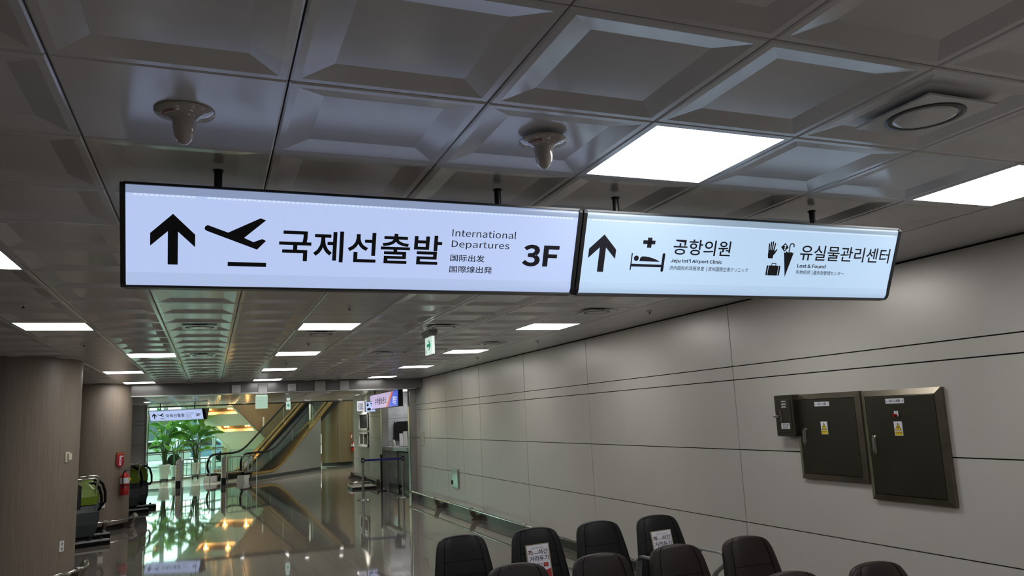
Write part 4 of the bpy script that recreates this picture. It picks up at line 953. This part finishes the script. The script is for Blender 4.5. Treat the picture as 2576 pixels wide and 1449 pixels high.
# second flight: pale soffit coming down towards the viewer
G = Vector((-.50,-.706,.5)); B0 = Vector((.84,35.0,.967)); NU = Vector((-.289,-.408,-.866))*-1
t = thing('escalator_soffit', B0, 'pale slanting underside of the other escalator flight with recessed warm lamps', 'escalator')
def SP(s, q, d=0): return EY*q+G*s+NU*d
def sbox(nm, s0, s1, t0, t1, d0, d1, m, par=t): return MB().add([SP(s_,t_,d_) for d_ in (d0,d1) for s_,t_ in ((s0,t0),(s1,t0),(s1,t1),(s0,t1))], [(0,1,2,3),(4,5,6,7),(0,1,5,4),(1,2,6,5),(2,3,7,6),(3,0,4,7)]).build(nm, m, par)
cuts = [0, 1.5, 1.95, 2.85, 3.3, 3.95]; WT = 2.04
for k, (a, b) in enumerate(zip(cuts, cuts[1:])):
    if k % 2 == 0: sbox('soffit_panel', a, b, 0, WT, 0, .14, m_soffit)
    else:
        sbox('soffit_panel', a, b, 0, .45, 0, .14, m_soffit); sbox('soffit_panel', a, b, 1.92, WT, 0, .14, m_soffit)
        sbox('recess_back', a, b, .45, 1.92, .12, .14, m_brown)
        for q in (.68, .82, 1.62, 1.76):
            o = MB().lathe([(.001,0),(.035,0),(.035,.03)], n=12).build('lamp', m_amber, t, SP((a+b)/2, q, .085)); o.rotation_euler = (.5,0,0)
sbox('edge_band', 0, 3.95, -.03, 0, -.01, .5, m_soffit); sbox('edge_band', 0, 3.95, WT, WT+.04, -.01, .5, m_brown); sbox('upper_body', 0, 3.95, 0, WT, .14, .5, m_brown)
MB().prism([(0,0),(1.9,0),(1.9,.10),(0,.10)], -.967, .0, lambda a,b,d: tuple(EY*a+EX*b+Vector((0,0,d)))).build('base_wall', mat('base_wall_paint', (.50,.52,.45), .5), t)
for (s_, q) in ((1.72,.75),(1.72,1.69),(3.07,.75),(3.07,1.69)):
    ld = bpy.data.lights.new('warm_spot', 'POINT'); ld.energy = 6; ld.color = (1,.52,.16); ld.shadow_soft_size = .03
    lo = bpy.data.objects.new('warm_spot', ld); COL.objects.link(lo); lo.parent = t; lo.location = SP(s_, q, .045)
t2 = thing('cream_pillar', (.62, 35.3, 0), 'narrow cream ribbed pillar under the pale soffit', 'pillar')
BOX('shaft', (-.16,-.15,0), (.16,.15,3.2), mat('cream_rib', (.62,.60,.42), .5), t2)
for k in range(4): BOX('rib', (-.13+k*.08,-.165,0), (-.10+k*.08,-.15,3.2), MATS['cream_rib'], t2)
# warm wall of the upper landing
wa = struct(BOX('wall_atrium', (-.06,-.06,0), (.06,.06,.1), m_brown)); A0 = Vector((1.45,36.45,0)); wa.location = A0
MB().prism([(0,0),(5.9,0),(5.9,.12),(0,.12)], 0, 6.8, lambda a,b,d: tuple(EX*a-EY*b+Vector((0,0,d)))).build('wall_face', m_brown, wa, (0,0,0))
sk = struct(thing('window_4', (0, 33.2, 6.8), None, None))        # roof light over the plants
for k in range(6):
    BOX('pane', (-9+3*k+.05, -2.4, 0), (-6+3*k-.05, 2.4, .02), glass('roof_glass', (.93,.97,.93), .1), sk); BOX('glazing_bar', (-9+3*k-.05, -2.5, -.1), (-9+3*k+.05, 2.5, .1), m_mull, sk)
struct(BOX('ceiling', (-9, 35.6, 6.8), (9.1, 46, 7.0), m_atr))

# ------------------------------------------------------------------ curtain wall and outside
GW0 = Vector((-2.1,31.5,0)); cw = struct(thing('window_3', GW0, None, None))
def GP(s, q, z): return EX*s+EY*q+Vector((0,0,z))
def gbox(nm, s0, s1, q0, q1, z0, z1, m): return MB().prism([(s0,q0),(s1,q0),(s1,q1),(s0,q1)], z0, z1, lambda a,b,d: tuple(GP(a,b,d))).build(nm, m, cw)
ms = [-1.6, -.1, .9, 1.9, 2.9, 3.9, 5.0, 6.05]
for a, b in zip(ms, ms[1:]):
    for c, d in ((.08,1.05),(1.10,2.35),(2.40,6.6)): gbox('pane', a+.03, b-.03, -.008, .008, c, d, m_gw)
for a in ms: gbox('mullion', a-.03, a+.03, -.07, .07, 0, 6.6, m_mull)
for z in (.0, 1.05, 2.35, 6.6): gbox('transom', -1.6, 6.05, -.04, .04, z, z+.06, m_mull)
gbox('guard_rail', -1.6, 6.05, .10, .13, 1.0, 1.03, m_steel)
ground = struct(BOX('floor', (-60, 42, -.2), (60, 120, -.05), m_asphalt)); struct(BOX('floor', (-60, 30, -.2), (-12, 42, -.05), m_asphalt))
t = thing('building', (-6, 78, 0), 'pale building with square windows seen through the green glass', 'building')
BOX('facade', (-22,0,0), (26,6,3.6), m_concrete, t); BOX('canopy', (-22,-3,3.6), (26,6,4.2), m_white, t)
for k in range(11): BOX('window', (-20+k*4,-.1,1.0), (-17.4+k*4,0,3.0), mat('far_window', (.10,.16,.17), .15), t); BOX('pillar', (-16.9+k*4,-3,0), (-16.4+k*4,-2.5,3.6), m_concrete, t)
def car(x, y, c, label, rz=0.0, s=1.0):
    t = thing('car', (x, y, -.05), label, 'car', None, rz)
    side = [(-2.1,.35),(-2.15,.65),(-2.0,.88),(-1.35,.95),(-.75,1.38),(.75,1.42),(1.35,1.0),(2.0,.88),(2.15,.6),(2.1,.35)]
    MB().prism(side, -.85, .85, lambda a,b,d: (a*s,d*s,b*s)).build('body', c, t, None, .05)
    MB().prism([(-1.15,.98),(-.72,1.32),(.70,1.35),(1.15,1.0)], -.87, .87, lambda a,b,d: (a*s,d*s,b*s)).build('side_windows', m_gap, t)
    for a in (-1.3, 1.3):
        for b in (-.86, .68): MB().cyl((a*s,b*s,.33*s), .33*s, .18*s, 20, 'y').build('wheel', m_rubber, t)
    for a in (-1.0, 1.0): MB().box((2.05*a*s-.02,-.7*s,.6*s),(2.1*a*s+.02,-.45*s,.75*s)).box((2.05*a*s-.02,.45*s,.6*s),(2.1*a*s+.02,.7*s,.75*s)).build('lamp', m_white, t)
car(-3.2, 47, mat('car_white', (.75,.8,.85), .25), 'white car parked outside behind the left potted plant', .15); car(-.6, 50, mat('car_blue', (.25,.4,.6), .25), 'pale blue car parked outside behind the middle potted plant', .1)
car(2.3, 53, mat('car_silver', (.6,.65,.7), .25), 'silver car parked outside behind the right potted plant', .2); car(-6.5, 54, mat('car_red', (.5,.08,.05), .25), 'red car parked far outside beyond the green glass', 0)

# ------------------------------------------------------------------ potted plants
def leaf_mesh(L, Wd, droop, m, fold=.25, seed=0):
    rnd = random.Random(seed); mb = MB(); n = 10; vs = []
    for i in range(n+1):
        u = i/n; w = Wd*math.sin(PI*min(1, u**.75*.98+.02))**.8*(1-.25*u)+.004
        x = L*u*math.cos(droop*u*.8); z = L*u*.18-droop*L*u*u*.55; wob = .02*math.sin(9*u+seed)
        vs += [(x, -w, z+fold*w+wob), (x, -w*.5, z+fold*w*.35), (x, 0, z), (x, w*.5, z+fold*w*.35), (x, w, z+fold*w-wob)]
    mb.add(vs, [(i*5+k, i*5+k+1, (i+1)*5+k+1, (i+1)*5+k) for i in range(n) for k in range(4)], True)
    return mb.mesh('leaf', m)
LM = [leaf_mesh(.62,.13,.5,m_leaf,seed=1), leaf_mesh(.78,.16,.7,m_leafdark,seed=2), leaf_mesh(.55,.12,1.0,m_leaf,seed=3), leaf_mesh(.85,.18,.4,m_leafdark,seed=4), leaf_mesh(.35,.06,.9,m_leaf,seed=5), leaf_mesh(.22,.03,1.1,m_leafdry,seed=6)]
def plant(x, y, potr, poth, H, nl, seed, label, spread=1.0, lift=.12):
    rnd = random.Random(seed); t = thing('potted_plant', (x, y, 0), label, 'plant', 'tall banana-leaf plants in white pots')
    MB().lathe([(.001,lift),(potr*.62,lift),(potr*.66,lift+.02),(potr*.92,lift+poth*.86),(potr,lift+poth*.86),(potr*1.02,lift+poth),(potr*.93,lift+poth),(potr*.86,lift+poth*.9)], n=28).build('pot', m_pot, t)
    MB().cyl((0,0,lift+poth*.86), potr*.88, .02, 24).build('soil', m_soil, t)
    MB().cyl((0,0,lift-.05), potr*.72, .05, 24).build('saucer', m_slate, t)
    for k in range(4):
        a = PI/4+k*PI/2; MB().cyl((potr*.7*math.cos(a), potr*.7*math.sin(a)-.01, .03), .03, .02, 12, 'y').box((potr*.7*math.cos(a)-.02, potr*.7*math.sin(a)-.02, .04), (potr*.7*math.cos(a)+.02, potr*.7*math.sin(a)+.02, lift-.04)).build('castor', m_black, t)
    b = lift+poth*.86
    for k in range(3):
        a = k*2.1; MB().tube([(.04*math.cos(a),.04*math.sin(a),b),(.06*math.cos(a),.06*math.sin(a),b+.35+.1*k)], [.035,.02], 8).build('trunk', m_stem, t)
    for k in range(nl):
        a = k*2.399+rnd.uniform(-.3,.3); h = b+(H-b)*(.30+.62*(k/nl))+rnd.uniform(-.06,.06); r = (.12+.25*rnd.random())*spread
        p1 = Vector((r*math.cos(a), r*math.sin(a), h)); p0 = Vector((.03*math.cos(a), .03*math.sin(a), b))
        mid = (p0+p1)/2+Vector((-.04*math.cos(a), -.04*math.sin(a), .08))
        MB().tube([p0, mid, p1], [.013,.010,.006], 6).build('leaf_stalk', m_stem, t)
        q = rnd.choice([0,1,2,3,1,3] if k > nl*.3 else [2,4,0]); q = 5 if rnd.random() < .05 else q
        o = link('leaf', LM[q], t, p1); o.rotation_euler = (rnd.uniform(-.6,.6), -rnd.uniform(-.1,.9)*(.4+k/nl), a+rnd.uniform(-.4,.4)); o.scale = (1.0*rnd.uniform(.8,1.15),)*3
        if q == 5: o['label'] = 'dry orange leaf'
plant(-1.55, 31.7, .21, .52, 2.35, 30, 3, 'leafy plant in a white pot, nearest and leftmost by the green window', 1.0, .12)
plant(-1.22, 32.7, .17, .44, 2.2, 20, 8, 'thinner leafy plant in a white pot behind the left barrier bollard', 1.1, .12)
plant(-.50, 32.5, .19, .48, 2.35, 28, 12, 'leafy plant in a white pot with orange-tinged leaves, right of the bollard', 1.0, .14)

# ------------------------------------------------------------------ railings and bollards before the escalator
def bollard(x, y, label):
    t = thing('bollard', (x, y, 0), label, 'bollard', 'white bollards with yellow dots')
    MB().cyl((0,0,0), .085, .24, 24).build('black_base', m_black, t)
    mb = MB(); n = 24; vs = [(.08*math.cos(2*PI*k/n), .08*math.sin(2*PI*k/n), .24) for k in range(n)]+[(.08*math.cos(2*PI*k/n), .08*math.sin(2*PI*k/n), .93+.07*math.cos(2*PI*k/n)) for k in range(n)]
    mb.add(vs, [(k, (k+1) % n, (k+1) % n+n, k+n) for k in range(n)], True).build('tube', m_white, t)
    MB().add([(v[0]*.96, v[1]*.96, v[2]+.004) for v in vs[n:]]+[(v[0], v[1], v[2]-.01) for v in vs[n:]], [tuple(range(n))]+[(k, (k+1) % n, (k+1) % n+n, k+n) for k in range(n)]).build('sloping_cap', m_black, t)
    for k in range(4):
        MB().cyl((-.02,-.083,.32+k*.105), .026, .006, 16, 'y').build('yellow_dot', m_yellow, t)
    MB().box((-.035,-.0835,.74),(.0,-.079,.76)).build('small_print', m_slate, t)
bollard(-.94, 27.9, 'white bollard with slanted black cap and yellow dots in front of the plants'); bollard(.44, 27.9, 'white bollard with slanted black cap and yellow dots in front of the escalator foot')
def railing(x0, y0, x1, y1, label):
    t = thing('railing', (x0, y0, 0), label, 'railing', 'low metal railings before the escalator'); d = Vector((x1-x0, y1-y0, 0)); L = d.length; u = d.normalized()
    P = lambda s, z: tuple(u*s+Vector((0,0,z)))
    MB().tube([P(0,0),P(0,.86),P(.03,.90),P(L-.08,.90),P(L-.02,.87),P(L,.80),P(L,0)], .017, 8).build('frame', m_steel, t)
    MB().tube([P(0,.40),P(L,.40)], .014, 8).build('lower_rail', m_steel, t)
    n = 6
    for k in range(1, n): MB().tube([P(L*k/n,.40),P(L*k/n,.90)], .010, 6).build('baluster', m_steel, t)
railing(-.83, 27.85, .02, 27.95, 'low metal railing between the two bollards'); railing(.56, 27.85, 1.50, 28.1, 'low metal railing right of the second bollard, before the escalator')
t = thing('floor_sign', (.35, 31.6, 0), 'small brown striped plate near the escalator foot by the window', 'sign')
BOX('plate', (-.22,-.01,.22), (.22,.01,.36), mat('plate_cream', (.55,.50,.40), .5), t); BOX('stand', (-.02,.01,0), (.02,.03,.25), m_steel, t)
for k in range(4): BOX('stripe', (-.18+k*.10,-.014,.25), (-.12+k*.10,-.01,.33), mat('stripe_brown', (.30,.14,.06), .5), t)

# ------------------------------------------------------------------ far copy of the departures sign
sg = sign_box('directional_sign', -.292, 1.447, 0.0, 'far smaller-looking lit departures sign hanging above the plants', m_sign1, m_lip1, departures, (.0115, 1.135), zo=1.655, endw=.09)
sg.location = (-.98, 27.15, 2.50); sg.rotation_euler = (0, 0, -.42)
